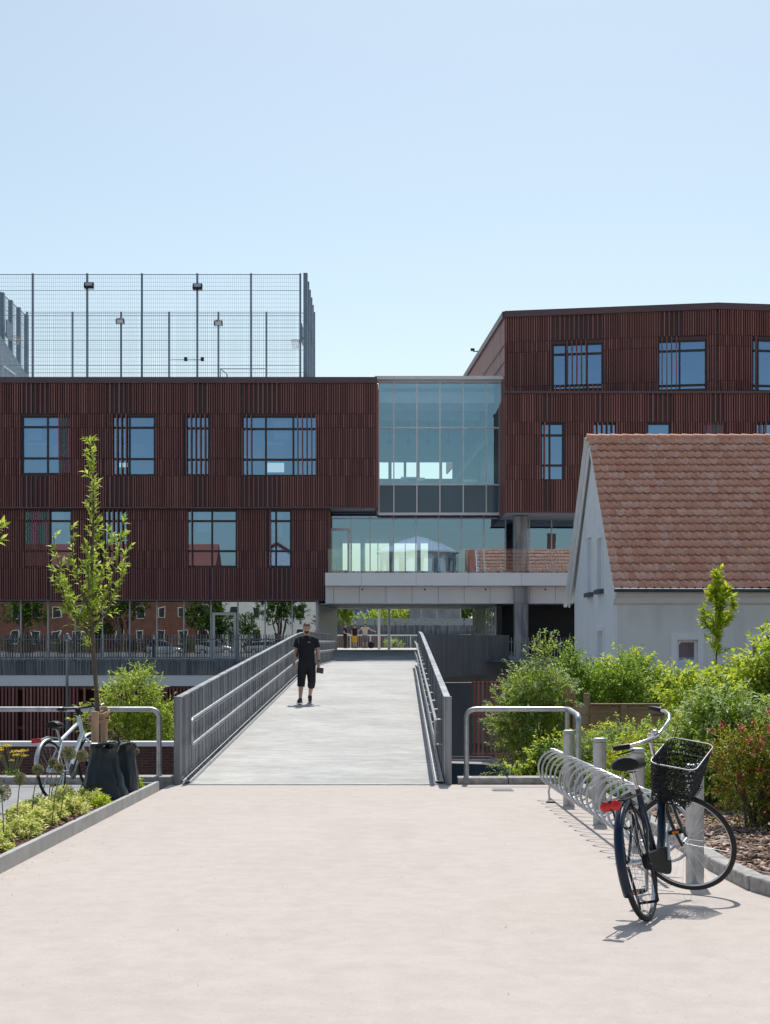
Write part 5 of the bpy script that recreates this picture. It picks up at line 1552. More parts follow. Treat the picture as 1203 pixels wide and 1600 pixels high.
def person(label, loc, rz, arms, legs, mats, scale=1.0, voxel=.008, head_pitch=0, head_yaw=0, heavy=1.0, shorts=True, sleeve=.5, beard=False, detail=True, legcut=.42, group=None, lean=0):
    """local frame: faces -y. arms/legs: joint lists for x<0 side and x>0 side"""
    root = thing('person', label, 'person', loc, rz, group); root.scale = (scale,)*3
    root.rotation_euler = (lean, 0, rz)
    V3 = Vector
    body = MB()
    # torso and pelvis
    rings(body, [(0, 0, .80, .10, .09), (0, 0, .86, .155*heavy, .115), (0, .0, .95, .165*heavy, .125), (0, -.01, 1.05, .150*heavy, .120*heavy), (0, -.005, 1.18, .158*heavy, .118*heavy), (0, .0, 1.30, .178, .118), (0, .01, 1.36, .175, .105), (0, .015, 1.42, .125, .085), (0, .015, 1.48, .07, .065)])
    limb(body, [V3((0, .02, 1.42)), V3((0, .0, 1.50)), V3((0, -.015, 1.56))], [.066, .060, .060])
    Hm = Matrix.Translation((0, -.01, 1.53)) @ Matrix.Rotation(head_yaw, 4, 'Z') @ Matrix.Rotation(head_pitch, 4, 'X') @ Matrix.Translation((0, 0, -1.53))
    hd = MB(Hm)
    hd.ball((0, .0, 1.655), .077, .096, .105, 20, 14); hd.ball((0, -.022, 1.60), .058, .070, .068, 16, 10); hd.ball((0, -.060, 1.565), .030, .026, .022, 10, 8)
    hd.tube([(0, -.086, 1.665), (0, -.108, 1.625)], [.009, .016], 8); hd.ball((0, -.104, 1.622), .016, .015, .011, 8, 6)
    hd.ball((0, -.088, 1.592), .024, .010, .006, 8, 6); hd.ball((0, -.086, 1.578), .021, .010, .006, 8, 6)
    hd.tube([(-.045, -.083, 1.678), (0, -.094, 1.682), (.045, -.083, 1.678)], .005, 6)
    for s_ in (-1, 1): hd.ball((s_*.079, .01, 1.635), .011, .019, .031, 8, 8)
    body.add(hd.v, hd.f)
    for s_, A in zip((-1, 1), arms):
        sh, el, wr, hd_, pn, cu = A
        sh, el, wr = V3(sh), V3(el), V3(wr)
        limb(body, [V3((s_*.10, .012, 1.40)), sh, sh.lerp(el, .35), sh.lerp(el, .75), el], [.060, .058, .052, .045, .042])
        limb(body, [el, el.lerp(wr, .3), el.lerp(wr, .75), wr], [.042, .044, .034, .027])
        if detail: hand(body, wr, hd_, pn, s_, cu)
        else: hand(body, wr, hd_, pn, s_, cu, 1.1)
    for s_, Lg in zip((-1, 1), legs):
        hp, kn, an, toe = [V3(p) for p in Lg]
        limb(body, [hp, hp.lerp(kn, .4), hp.lerp(kn, .85), kn], [.092*heavy, .084, .062, .058])
        limb(body, [kn, kn.lerp(an, .3), kn.lerp(an, .7), an], [.056, .060, .045, .036])
        body.tube([an + V3((0, .03, -.03)), an + V3((0, -.02, -.045)), toe], [.035, .038, .026], 10)
    bo = baked(body, 'body', M[mats['skin']], root, voxel, 2)
    # hair
    hr = MB(Hm)
    hr.ball((0, .012, 1.678), .083, .098, .094, 18, 12); hr.ball((0, -.05, 1.735), .060, .045, .030, 12, 8); hr.ball((.02, -.06, 1.742), .035, .03, .022, 10, 6)
    vs = hr.v
    ho = baked(hr, 'hair', M[mats['hair']], root, max(voxel, .007), 1)
    # trim the hair cap away from the face: keep the part behind and above the forehead
    me = ho.data; inv = Hm.inverted(); bm = bmesh.new(); bm.from_mesh(me)
    rm = []
    for v in bm.verts:
        p = inv @ v.co
        if (p.y < -.035 and p.z < 1.724) or p.z < 1.60 or (p.y < .0 and p.z < 1.66): rm.append(v)
    bmesh.ops.delete(bm, geom=rm, context='VERTS'); bm.to_mesh(me); bm.free()
    so = ho.modifiers.new('thick', 'SOLIDIFY'); so.thickness = .006
    if detail:
        for s_ in (-1, 1):
            e = MB(Hm); e.ball((s_*.030, -.086, 1.655), .008, .006, .0045, 8, 6); e.build('eye', M['black'], root, smooth=True)
            e = MB(Hm); e.tube([(s_*.014, -.094, 1.677), (s_*.046, -.087, 1.680)], .0028, 5); e.build('eyebrow', M[mats['hair']], root)
    if beard:
        e = MB(Hm); e.ball((0, -.030, 1.580), .060, .070, .055, 16, 10)
        e.ball((0, -.095, 1.603), .026, .010, .006, 8, 6)
        bd_ = baked(e, 'beard', M[mats['hair']], root, .007, 1)
        bm = bmesh.new(); bm.from_mesh(bd_.data)
        bmesh.ops.delete(bm, geom=[v for v in bm.verts if (inv @ v.co).z > 1.606 or (inv @ v.co).y > .01], context='VERTS'); bm.to_mesh(bd_.data); bm.free()
    # top
    sh_ = MB(); e = .022
    rings(sh_, [(0, -.005, .905, .182*heavy, .148), (0, -.006, .97, .185*heavy, .150*heavy), (0, -.012, 1.08, .172*heavy, .142*heavy), (0, -.008, 1.20, .180*heavy, .142*heavy), (0, 0, 1.30, .198, .140), (0, .01, 1.37, .190, .125), (0, .015, 1.43, .135, .100), (0, .014, 1.475, .078, .078)])
    for s_, A in zip((-1, 1), arms):
        s0, el = V3(A[0]), V3(A[1]); en = s0.lerp(el, sleeve)
        sh_.tube([V3((s_*.05, .014, 1.43)), V3((s_*.12, .012, 1.405)), s0 + V3((0, 0, -.005)), s0.lerp(en, .5), en], [.062, .070, .074, .076, .080], 14)
    baked(sh_, 'shirt', M[mats['top']], root, voxel, 3)
    # shorts or trousers
    tr = MB()
    rings(tr, [(0, 0, .79, .10, .10), (0, 0, .84, .175*heavy, .135), (0, 0, .93, .178*heavy, .138), (0, -.005, 1.0, .165*heavy, .132)])
    for s_, Lg in zip((-1, 1), legs):
        hp, kn, an, toe = [V3(p) for p in Lg]
        hp2 = hp + V3((0, 0, .02))
        if shorts:
            lo_ = kn.lerp(an, max(0, (kn.z - legcut) / max(.01, kn.z - an.z)))
            tr.tube([hp2, hp2.lerp(kn, .5), kn, lo_], [.112*heavy, .108, .092, .088], 14)
        else:
            tr.tube([hp2, hp2.lerp(kn, .5), kn, kn.lerp(an, .5), an + V3((0, 0, -.01))], [.112*heavy, .104, .080, .070, .060], 14)
    baked(tr, 'shorts' if shorts else 'trousers', M[mats['bottom']], root, voxel, 3)
    for s_, Lg in zip((-1, 1), legs):
        an, toe = V3(Lg[2]), V3(Lg[3]); m = MB(); f = (toe - an); f.z = 0; f.normalize()
        hl_ = an - f*.055; zb = min(toe.z, an.z - .05)
        m.tube([V3((hl_.x, hl_.y, an.z-.052)), V3((an.x, an.y, an.z-.040)), V3((an.x, an.y, an.z-.045)) + f*.07, toe + V3((0, 0, .006)), toe + f*.045 + V3((0, 0, -.003))], [.040, .050, .047, .043, .028], 12)
        m.tube([an + V3((0, 0, -.03)), an + V3((0, 0, .012))], [.048, .046], 12)
        baked(m, 'shoe', M[mats['shoe']], root, min(voxel, .009), 2)
        m = MB(); a_ = V3((hl_.x, hl_.y, 0)) - f*.03; b_ = V3((toe.x, toe.y, 0)) + f*.06; zf = toe.z - .045
        m.bar((a_.x, a_.y, zf + .012 + (an.z - .09 - zf) * .6), (b_.x, b_.y, zf + .012), .085, .022); m.build('sole', M[mats['sole']], root, bevel=.008)
    return root
M['tee'] = M['cloth_black']; M['cream'] = pm('cream_cloth', (.62, .54, .44), (.5, .43, .35), 6, .85)
M['yellow'] = pm('yellow_cloth', (.75, .42, .03), (.6, .33, .02), 6, .8); M['greycloth'] = pm('grey_cloth', (.16, .16, .17), (.12, .12, .13), 6, .85)
M['shoe'] = pm('dark_shoe', (.03, .03, .045), (.02, .02, .03), 10, .6); M['solew'] = pm('pale_sole', (.35, .34, .32), (.3, .29, .27), 10, .7)
MZ = 31.9; mx_ = X(480, MZ)
man = person('bearded man in black polo and black knee length shorts walking down the bridge, looking down', (mx_, MZ, zd(MZ)), 0,
    [((-.205, .01, 1.375), (-.258, .03, 1.12), (-.285, -.06, .895), (-.1, -.15, -1), (.9, -.2, 0), .35),
     ((.205, .01, 1.375), (.252, .04, 1.12), (.272, -.05, .885), (.05, -.2, -1), (-.9, -.2, 0), .75)],
    [((-.090, 0, .86), (-.115, -.13, .50), (-.140, -.14, .105), (-.165, -.27, .055)), ((.090, 0, .86), (.115, -.03, .47), (.060, .24, .160), (.070, .12, .065))],
    dict(skin='skin', hair='hair', top='cloth_black', bottom='cloth_navy', shoe='shoe', sole='solew'), 1.0, .008, R(22), R(4), 1.03, True, .62, True, legcut=.37)
m = MB(); m.tube([(.272, .0, 1.0), (.272, .001, 1.0)], .03, 4) if False else m.tube([(.2735, -.034, .925), (.275, -.044, .900)], [.034, .034], 14); m.build('wristwatch', M['black'], man, smooth=True)
man.scale = (.95, 1, 1)
m = MB(); m.box(.035, .085, -.156, -.150, 1.325, 1.338); m.build('chest_print', M['alu'], man)
m = MB(); m.tube([(-.20, -.02, 1.43), (-.17, -.135, 1.30), (-.19, -.12, 1.1), (-.22, -.03, 1.02)], .016, 6); m.tube([(-.20, -.02, 1.43), (-.16, .13, 1.30), (-.2, .13, 1.1)], .016, 6); m.build('strap', M['cloth_black'], man)
m = MB(); m.box(-.14, .12, .15, .26, .98, 1.38); m.build('backpack', M['cloth_black'], man, bevel=.04)
bx_ = thing('book', 'small dark brown book held in the walking man\'s hand', 'book', (mx_ + .300, MZ - .12, zd(MZ) + .735)); bx_.rotation_euler = (R(12), R(8), R(-14))
m = MB(); m.box(-.085, .07, -.018, .018, -.075, .05); m.build('cover', pm('book_cover', (.09, .06, .045), (.06, .04, .03), 10, .5), bx_, bevel=.003)
m = MB(); m.box(-.080, .073, -.013, .013, -.078, .053); m.build('pages', M['white_paint'], bx_)

PZ = 106.0; zp_ = 1.0
def far(px): return (X(px, PZ), PZ, zp_)
dm = dict(skin='skin', hair='hair', top='cloth_black', bottom='cloth_navy', shoe='shoe', sole='shoe')
std_legs = [((-.09, 0, .86), (-.10, -.01, .49), (-.10, .01, .09), (-.12, -.13, .045)), ((.09, 0, .86), (.10, -.01, .49), (.10, .01, .09), (.12, -.13, .045))]
person('person in black tee and black trousers standing side on at the far railing, hands forward', far(540), R(75),
    [((-.2, 0, 1.41), (-.22, .02, 1.14), (-.14, -.22, 1.02), (.1, -1, 0), (0, 0, 1), .5), ((.2, 0, 1.41), (.22, .02, 1.14), (.14, -.22, 1.02), (-.1, -1, 0), (0, 0, 1), .5)],
    std_legs, dm, 1.0, .02, R(10), 0, 1, False, .5, False, False, group=None)
person('person in black sleeveless top and yellow shorts at the far railing', far(555), R(170),
    [((-.2, 0, 1.41), (-.25, -.05, 1.14), (-.2, -.2, .98), (0, -.5, -.6), (1, 0, 0), .3), ((.2, 0, 1.41), (.25, -.05, 1.14), (.2, -.2, .98), (0, -.5, -.6), (-1, 0, 0), .3)],
    std_legs, dict(dm, bottom='yellow'), .98, .02, R(15), 0, 1, True, .12, False, False, legcut=.45)
person('person in cream top and grey shorts stretching the arms out along the far railing', far(571), R(185),
    [((-.2, 0, 1.42), (-.44, -.05, 1.30), (-.68, -.1, 1.20), (-1, -.1, -.2), (0, 0, -1), .2), ((.2, 0, 1.42), (.42, -.03, 1.28), (.60, -.1, 1.08), (.8, -.1, -.7), (0, 0, -1), .2)],
    std_legs, dict(dm, top='cream', bottom='greycloth'), 1.02, .02, 0, R(30), 1, True, .25, False, False, legcut=.42)
bp = thing('backpack', 'black backpack standing on the ground beside the stretching person', 'bag', (X(580.5, PZ - .5), PZ - .5, 1.0))
m = MB(); m.ball((0, 0, .24), .24, .17, .27, 14, 10); m.ball((0, -.14, .16), .17, .09, .14, 12, 8); baked(m, 'pack', M['cloth_black'], bp, .02, 2)
m = MB(); m.tube([(-.1, .14, .42), (-.12, .22, .3), (-.1, .16, .08)], .02, 5); m.build('strap', M['cloth_black'], bp)

# ------------------------------------------------------------------ cars
def car(label, loc, rz, paint, group=None):
    r = thing('parked_car', label, 'car', loc, rz, group)
    # stations along x (rear -2.25 .. front 2.2): x, half width, z low, belt, roof, roof half width
    st = [(-2.25, .62, .42, .80, .82, .60), (-2.20, .80, .32, .92, .96, .66), (-2.05, .86, .28, .97, 1.16, .64), (-1.75, .89, .24, .98, 1.42, .62), (-1.2, .90, .22, .97, 1.50, .62), (-.4, .90, .20, .95, 1.52, .62), (.3, .90, .20, .93, 1.48, .60), (.75, .90, .20, .92, 1.28, .60), (1.15, .89, .21, .92, 1.00, .62), (1.35, .88, .22, .90, .93, .60), (1.8, .85, .25, .80, .83, .55), (2.10, .76, .30, .68, .70, .5), (2.22, .55, .38, .56, .57, .4)]
    def sec(s):
        x, w_, zl, zb, zr_, rw_ = s
        half = [(w_*.86, zl), (w_, zl + .12), (w_*1.01, (zl+zb)*.55), (w_*.97, zb - .04), (w_*.94, zb), (rw_ + .02, max(zb + .005, zr_ - .06)), (rw_*.8, max(zb + .008, zr_ - .01)), (0, max(zb + .01, zr_))]
        return [(x, -y, z) for y, z in half] + [(x, y, z) for y, z in reversed(half[:-1])]
    S = [sec(s) for s in st]; n = len(S[0]); body = MB(); glass = MB()
    for i in range(len(S)-1):
        for k in range(n - 1):
            q = [S[i][k], S[i][k+1], S[i+1][k+1], S[i+1][k]]
            side = k in (4, n - 6)
            win = (side and 2 <= i <= 7) or (k in (5, 6, 7, 8) and (i in (7,) or i in (6,) and False)) or (k in (5, 6, 7, 8) and i == 2)
            (glass if win else body).add(q, [(0, 1, 2, 3)])
        body.add([S[i][0], S[i+1][0], S[i+1][-1], S[i][-1]], [(0, 1, 2, 3)])
    body.add(S[0], [tuple(range(n))]); body.add(S[-1], [tuple(range(n-1, -1, -1))])
    bo = body.build('body', paint, r, smooth=True)
    glass.build('window', M['glass_car'], r, smooth=True)
    m = MB(); m.box(-1.6, 1.0, -.55, .55, .5, .8); m.box(-.3, .1, -.5, -.1, .8, 1.25); m.box(-.3, .1, .1, .5, .8, 1.25); m.build('seats', M['interior_dark'], r)
    for x in (-1.35, 1.35):
        for s_ in (-1, 1):
            m = MB(); m.lathe([(.2, -.10), (.31, -.10), (.325, -.07), (.325, .07), (.31, .10), (.2, .10)], 24); m.v = [(x + a, s_*.82 + c_, .325 + b) for a, b, c_ in m.v]
            wo = m.build('wheel', M['tyre'], r, smooth=True)
            m = MB(); m.lathe([(.2, -.105), (.19, -.07), (.05, -.10)], 18); m.v = [(x + a, s_*(.82) - s_*c_*1.02, .325 + b) for a, b, c_ in m.v]; m.build('rim', M['alu'], wo, smooth=True)
    for s_ in (-1, 1):
        m = MB(); m.box(-2.24, -2.12, s_*.66 - .11, s_*.66 + .11, .74, .90); m.build('tail_light', M['redlens'], r, bevel=.02)
        m = MB(); m.ball((1.98, s_*.64, .66), .12, .14, .07, 10, 8); m.build('headlight', M['glass_car'], r)
        m = MB(); m.box(.62, .78, s_*.98 - .08, s_*.98 + .08, .92, 1.04); m.build('mirror', paint, r, bevel=.02)
        m = MB(); m.tube([(-1.6, s_*.58, 1.50), (-1.5, s_*.58, 1.55), (.0, s_*.58, 1.55), (.15, s_*.58, 1.50)], .014, 6); m.build('roof_rail', M['alu'], r)
    return r
M['glass_car'] = glass_mat('car_glass', .03, (.7, .8, .9), (.10, .12, .13))
M['car_blue'] = pm('blue_grey_car_paint', (.020, .026, .038), (.017, .023, .034), 1, .22, .0); M['car_silver'] = pm('silver_car_paint', (.5, .52, .54), (.47, .49, .51), 1, .22, .6); M['car_white'] = pm('white_car_paint', (.75, .75, .76), (.72, .72, .73), 1, .2)
car('dark blue-grey estate car parked on the lower street beside the bridge', (X(724, 40.6) - .75, 40.6, LOW), R(180), M['car_blue'])

# ------------------------------------------------------------------ lower street on the left
bwl = thing('brick_wall', 'low brown brick wall with grey coping beyond the left kerb', 'wall', (-12, 35, LOW))
m = MB(); m.box(-20, 8.9, 0, .30, 0, H(1166, 35) - LOW); m.build('masonry', M['brick'], bwl)
m = MB(); m.box(-20, 8.93, -.04, .34, H(1166, 35) - LOW, H(1163, 35) - LOW + .06); m.build('coping', M['white_edge'], bwl)
lp = thing('street_lamp', 'grey street lamp with a conical shade left of the young tree', 'street lamp', (X(105.5, 60), 60, LOW))
zt2_ = H(1000, 60) - LOW
m = MB(); m.tube([(0, 0, 0), (0, 0, zt2_)], [.075, .05], 10); m.build('pole', M['steel_sheet'], lp, smooth=True)
m = MB(); m.lathe([(.19, zt2_ + .02), (.18, zt2_ + .05), (.10, zt2_ + .16), (.06, zt2_ + .26), (.02, zt2_ + .28)], 16); m.build('lamp_shade', M['steel_sheet'], lp, smooth=True)
m = MB(); m.ball((0, 0, zt2_ + .01), .12, .12, .07); m.build('lamp', M['alu'], lp, smooth=True)

# ------------------------------------------------------------------ plants on the left
def sapling(label, base, height, limbs, nleaf, size, mat, group=None, seed=1, trunk_r=.03, crown0=.45, tpart='trunk', lean=(0, 0), stakes=True, per=11, tw=.26):
    """young tree: thin trunk, ascending limbs given as (height fraction, azimuth deg, reach, rise)"""
    g = np.random.default_rng(seed); rnd = random.Random(seed)
    r = thing('young_tree', label, 'tree', base, 0, group)
    t = MB(); top = Vector((lean[0], lean[1], height))
    def tr(f): return Vector((lean[0]*f*f + .025*math.sin(f*9), lean[1]*f*f + .02*math.sin(f*7+1), height*f))
    t.tube([tr(i/14) for i in range(15)], [trunk_r*(1 - .93*(i/14)**1.3) + .002 for i in range(15)], 8)
    S, D, Ln = [], [], []
    def along(pts, n_, w0=0):
        for i in range(n_):
            f = w0 + (1-w0)*(i + rnd.random())/n_; k = f*(len(pts)-1); a = int(min(k, len(pts)-2)); p = pts[a].lerp(pts[a+1], k-a)
            d = (pts[min(a+1, len(pts)-1)] - pts[a]).normalized()
            o = Vector((rnd.gauss(0, 1), rnd.gauss(0, 1), rnd.gauss(.2, .5))).normalized()
            S.append(p); D.append((d*.8 + o*.75).normalized()); Ln.append(rnd.uniform(.35, 1.1)*tw*(1.1 - .6*f))
    main = [tr(crown0 + (1-crown0)*i/8) for i in range(9)]
    along(main, int(nleaf*.34))
    for (hf, az, reach, rise) in limbs:
        p = tr(hf); a = R(az); e = p + Vector((math.cos(a)*reach, math.sin(a)*reach, rise))
        c1 = p + Vector((math.cos(a)*reach*.75, math.sin(a)*reach*.75, rise*.30)); pts = []
        for i in range(9):
            u = i/8; pts.append(p*(1-u)**2 + c1*2*u*(1-u) + e*u*u)
        t.tube(pts, [trunk_r*.42*(1 - .85*i/8) + .002 for i in range(9)], 6); along(pts, int(nleaf*.66/len(limbs)), .12)
    S = np.array(S); D = np.array(D); Ln = np.array(Ln)
    for i in range(len(S)): t.tube([S[i], S[i] + D[i]*Ln[i]], [.0028, .0014], 3, cap=False)
    t.build(tpart, M['bark'], r, smooth=True)
    V, Fq = twig_leaves(S, D, Ln, per, size, .42, 50, g)
    mesh_np('crown', V, Fq, M[mat], r)
    return r
TZ = 16.9; TX = X(151, TZ)
sapling('young tree with ascending leafy limbs standing between two stakes in the left planter', (TX, TZ, zg(TZ)), 4.13,
    [(.46, 195, .42, .75), (.48, 0, .40, .90), (.50, 100, .3, .7), (.47, 160, .52, 1.10), (.50, 20, .36, 1.15), (.47, 270, .28, .95), (.45, 185, .30, .60), (.55, 340, .22, .8), (.52, 200, .25, 1.0)], 165, .088, 'leaf_sap', seed=3, crown0=.42, lean=(-.08, 0), per=8, tw=.24)
sapling('young planter tree nearest the viewer, mostly outside the left edge with a few leaves showing', (-3.33, 11.4, zg(11.4)), 3.9,
    [(.48, 0, .36, .80), (.50, 5, .30, 1.05), (.45, 180, .4, 1.0), (.46, 90, .3, .9), (.42, 300, .2, 1.2)], 130, .075, 'leaf_sap', seed=8, crown0=.45, per=8)
def stake(label, x, y, h, tilt=0):
    r = thing('tree_stake', label, 'stake', (x, y, zg(y)), 0, 'round stakes beside the young tree')
    m = MB(); m.tube([(0, 0, -.1), (0, 0, h - .012), (0, 0, h)], [.042, .042, .038], 16); m.build('post', M['stake'], r, smooth=True); r.rotation_euler = (0, tilt, 0)
stake('left pale round stake tied to the young tree, the nearer of the two', X(149, 16.6), 16.6, 1.03)
stake('right pale round stake behind the watering bags', X(163, 17.3), 17.3, 1.07)
m = MB(); rnd = random.Random(2)
a = Vector((X(149, 16.6), 16.6, zg(16.6) + .93)); b = Vector((X(163, 17.3), 17.3, zg(17.3) + .97))
for k in range(7):
    z_ = rnd.uniform(-.05, .05); pts = []
    for i in range(25):
        t = i/24*2*math.pi; c = a if math.cos(t) < 0 else b; cc = a.lerp(b, .5 + .5*math.cos(t)); pts.append(cc + Vector((.05*math.cos(t), 0, 0)) + Vector((.055*math.sin(t), -.02*math.sin(t), z_ + .02*math.sin(t*3 + k))))
    m.tube(pts[:-1], .011, 5, closed=True)
for k in range(5):
    p = a.lerp(b, rnd.random()) + Vector((rnd.uniform(-.08, .06), -.06, .0)); m.tube([p, p + Vector((rnd.uniform(-.06, .06), -.03, rnd.uniform(-.04, .05))), p + Vector((rnd.uniform(-.09, .09), -.03, rnd.uniform(-.12, .06)))], .007, 4)
tag(m.build('tree_tie', M['rope'], smooth=True), 'frayed coir rope tying the young tree to its stakes', 'rope')

def water_bag(label, x, y, w_, d_, h, seed):
    r = thing('watering_bag', label, 'watering bag', (x, y, zg(y)), 0, 'green watering bags round the young tree')
    rnd = random.Random(seed); n = 44; m = MB(); L = 30; vs = []; fs = []
    ph = [rnd.uniform(0, 6) for _ in range(8)]
    for i in range(L + 1):
        f = i/L
        wid = (1.0 + .05*math.sin(f*6)) * (1 - .50*f**1.5) if f < .9 else .56 + (f-.9)*1.1
        for k in range(n):
            t = 2*math.pi*k/n
            fold = .028*math.sin(5*t + ph[0] + f*2.2) * (.35 + f) + .020*math.sin(9*t + ph[1] - f*3) * f + .014*math.sin(14*t + ph[2] + f*8) + .010*math.sin(f*22 + 3*math.sin(t*2 + ph[3]))
            rr = wid*(1 + fold*2.0)
            cx = .03*math.sin(f*3 + ph[4])
            vs.append((cx + w_*rr*math.copysign(abs(math.cos(t))**.75, math.cos(t)), d_*rr*math.copysign(abs(math.sin(t))**.8, math.sin(t)), h*f + .02*math.sin(3*t + ph[5])*f + (.012*math.sin(7*t) if f > .9 else 0)))
    for i in range(L):
        for k in range(n): fs.append((i*n+k, i*n+(k+1) % n, (i+1)*n+(k+1) % n, (i+1)*n+k))
    m.add(vs, fs); m.build('bag_skin', M['bag'], r, smooth=True)
    # gathered collar
    c = MB()
    for q in range(9):
        t = q*.75 + ph[6]; rr = .5; p = Vector((w_*rr*math.cos(t), d_*rr*math.sin(t), h - .01))
        c.tube([p, p + Vector((rnd.uniform(-.05, .05), rnd.uniform(-.05, .05), .03)), p + Vector((rnd.uniform(-.08, .08), rnd.uniform(-.08, .08), rnd.uniform(-.02, .05)))], [.03, .028, .012], 7)
    c.build('gathered_collar', M['bag'], r, smooth=True)
    s = MB(); s.tube([(w_*.62, -d_*.72, .02), (w_*.64, -d_*.66, h*.4), (w_*.45, -d_*.45, h*.8)], .006, 5); s.build('seam', M['black'], r)
water_bag('large green watering bag in front, wrapped round the nearer stake', X(167, 16.2), 16.2, .235, .20, .66, 1)
water_bag('smaller green watering bag behind and to the right of the large one', X(191, 16.9), 16.9, .20, .17, .64, 2)
water_bag('low green watering bag on the left side, half hidden by the large one', X(152, 16.75), 16.75, .17, .14, .42, 5)

# alliums
def allium(label, px, py, Z, r, bx_=0):
    x = X(px, Z); zt_ = H(py, Z); y = Z
    o = thing('allium', label, 'flower', (x + bx_, y, zg(y) + .04), 0, 'dried round seed heads in the planter')
    h = zt_ - zg(y) - .04
    m = MB(); m.tube([(0, 0, 0), (-bx_*.25, .0, h*.5), (-bx_, 0, h)], [.0055, .005, .0045], 6); m.build('stem', M['stem'], o)
    g = np.random.default_rng(int(px*7) % 999)
    n = 170; d = unit(g.normal(size=(n, 3))); c = np.array([-bx_, 0, h])
    m = MB()
    for q in d: m.tube([c, c + q*r*.86], .0012, 3, cap=False)
    m.build('stalks', M['stem'], o)
    P = np.repeat(c + d*r*.84, 5, 0); DD = np.repeat(d, 5, 0) + g.normal(0, .8, (n*5, 3))
    V, Fq = leaf_verts(P, DD, g.normal(size=(n*5, 3)), g.uniform(.010, .018, n*5), g.uniform(.006, .010, n*5))
    mesh_np('seed_head', V, Fq, M['allium'], o)
al = [('cut off by the left edge of the photo, lowest of all', 3, 1238, 12.0, .085, .02), ('on its own just left of the pale bicycle wheel', 32, 1217, 13.2, .060, -.03), ('in front of the rear wheel of the pale bicycle', 60, 1203, 14.0, .055, -.06),
      ('largest, in front of the pale bicycle frame', 108, 1177, 13.3, .070, -.16), ('right of the largest one, before the pale bicycle front wheel', 129, 1181, 13.8, .058, -.22), ('small and faint left of the largest one', 84, 1191, 14.6, .045, -.05), ('small, just below the largest one', 93, 1199, 14.4, .045, -.10),
      ('between the stakes and the round bush, behind the bags', 173, 1146, 17.6, .050, .02), ('dry and straw coloured, right of the watering bags', 212, 1174, 17.9, .048, .0)]
for l, *q in al: allium('dried round allium head ' + l, *q)

def groundcover(label, x, y, s, seed, mat='leaf_var', group='variegated plants in the planter', hh=.15, proto=[None]):
    g = np.random.default_rng(seed)
    o = thing('groundcover_plant', label, 'plant', (x, y, zg(y) + .04), 0, group)
    n = 70; a = g.uniform(0, 6.28, n); rr = s*np.sqrt(g.uniform(0, 1, n))
    P = np.stack([rr*np.cos(a), rr*np.sin(a), hh*(1 - (rr/s)**2)*g.uniform(.4, 1, n)], 1)
    D = np.stack([np.cos(a)*rr/s*.8, np.sin(a)*rr/s*.8, np.full(n, .9)], 1)
    V, Fq = twig_leaves(P, D, np.full(n, .05), 9, .048, .5, 75, g)
    mesh_np('foliage', V, Fq, M[mat], o)
    m = MB()
    for i in range(0, n, 4): m.tube([(P[i][0]*.3, P[i][1]*.3, 0), P[i]], .003, 3)
    m.build('stem', M['stem'], o)
gr = random.Random(6); rows_ = []
y = 9.6; cnt = 0
while y < 16.3:
    for x in (-3.46, -3.22) if cnt % 2 else (-3.36, -3.14):
        rows_.append((x + gr.uniform(-.06, .06), y + gr.uniform(-.08, .08)))
    y += .50; cnt += 1
for i, (x, y) in enumerate(rows_):
    groundcover('low yellow and cream variegated plant in the left planter, one of many alike', x, y, gr.uniform(.11, .17), 50 + i)
groundcover('low green leafed plant at the foot of the large watering bag', X(160, 15.4), 15.4, .09, 200, 'leaf_lime', None, .10)
groundcover('small yellow-green plant at the far corner of the planter behind the bags', X(208, 17.8), 17.8, .10, 201, 'leaf_lime', None, .16)

# yellow flowers behind the path on the left
yf = thing('flowering_plant', 'thin plant with flat yellow flower heads at the far left kerb', 'plant', (X(20, 19.75), 19.75, -.42))
m = MB(); g = np.random.default_rng(31); V_ = []
tips = []
for i in range(16):
    e = Vector((g.uniform(-.22, .22), g.uniform(-.08, .08), g.uniform(.28, .50))); m.tube([(e.x*.1, 0, 0), (e.x*.5, e.y*.5, e.z*.55), e], .004, 4); tips.append(e)
m.build('stem', M['stem'], yf)
P = np.repeat(np.array(tips), 40, 0) + g.normal(0, .022, (640, 3))*[1, 1, .3]
V, Fq = leaf_verts(P, g.normal(size=(640, 3)), np.tile([0, 0, 1.0], (640, 1)), np.full(640, .016), np.full(640, .014)); mesh_np('flower_head', V, Fq, M['yflower'], yf)
P = np.stack([g.uniform(-.12, .12, 120), g.uniform(-.08, .08, 120), g.uniform(0, .15, 120)], 1)
V, Fq = leaf_verts(P, g.normal(size=(120, 3)) + [0, 0, .8], g.normal(size=(120, 3)), np.full(120, .05), np.full(120, .012)); mesh_np('foliage', V, Fq, M['leaf_green'], yf)

# round bush on the lower street, left of the bridge
shrub('small_tree', 'light green feathery small tree on the lower street behind the left pipe rail', 'tree', (X(210, 38), 38, LOW),
      [((.0, 0, 3.25), (.85, .8, .62)), ((-.75, .1, 2.75), (.75, .6, .38)), ((.55, 0, 2.6), (.75, .7, .65)), ((.1, 0, 2.3), (.55, .5, .55)), ((.0, .0, 3.8), (.45, .4, .28)), ((.8, 0, 2.2), (.4, .4, .5))],
      900, 9, .12, 'leaf_sap', wr=.40, tl=.40, up=.25, seed=14, stem_r=.035, inner=.15, part='crown', stempart='trunk')

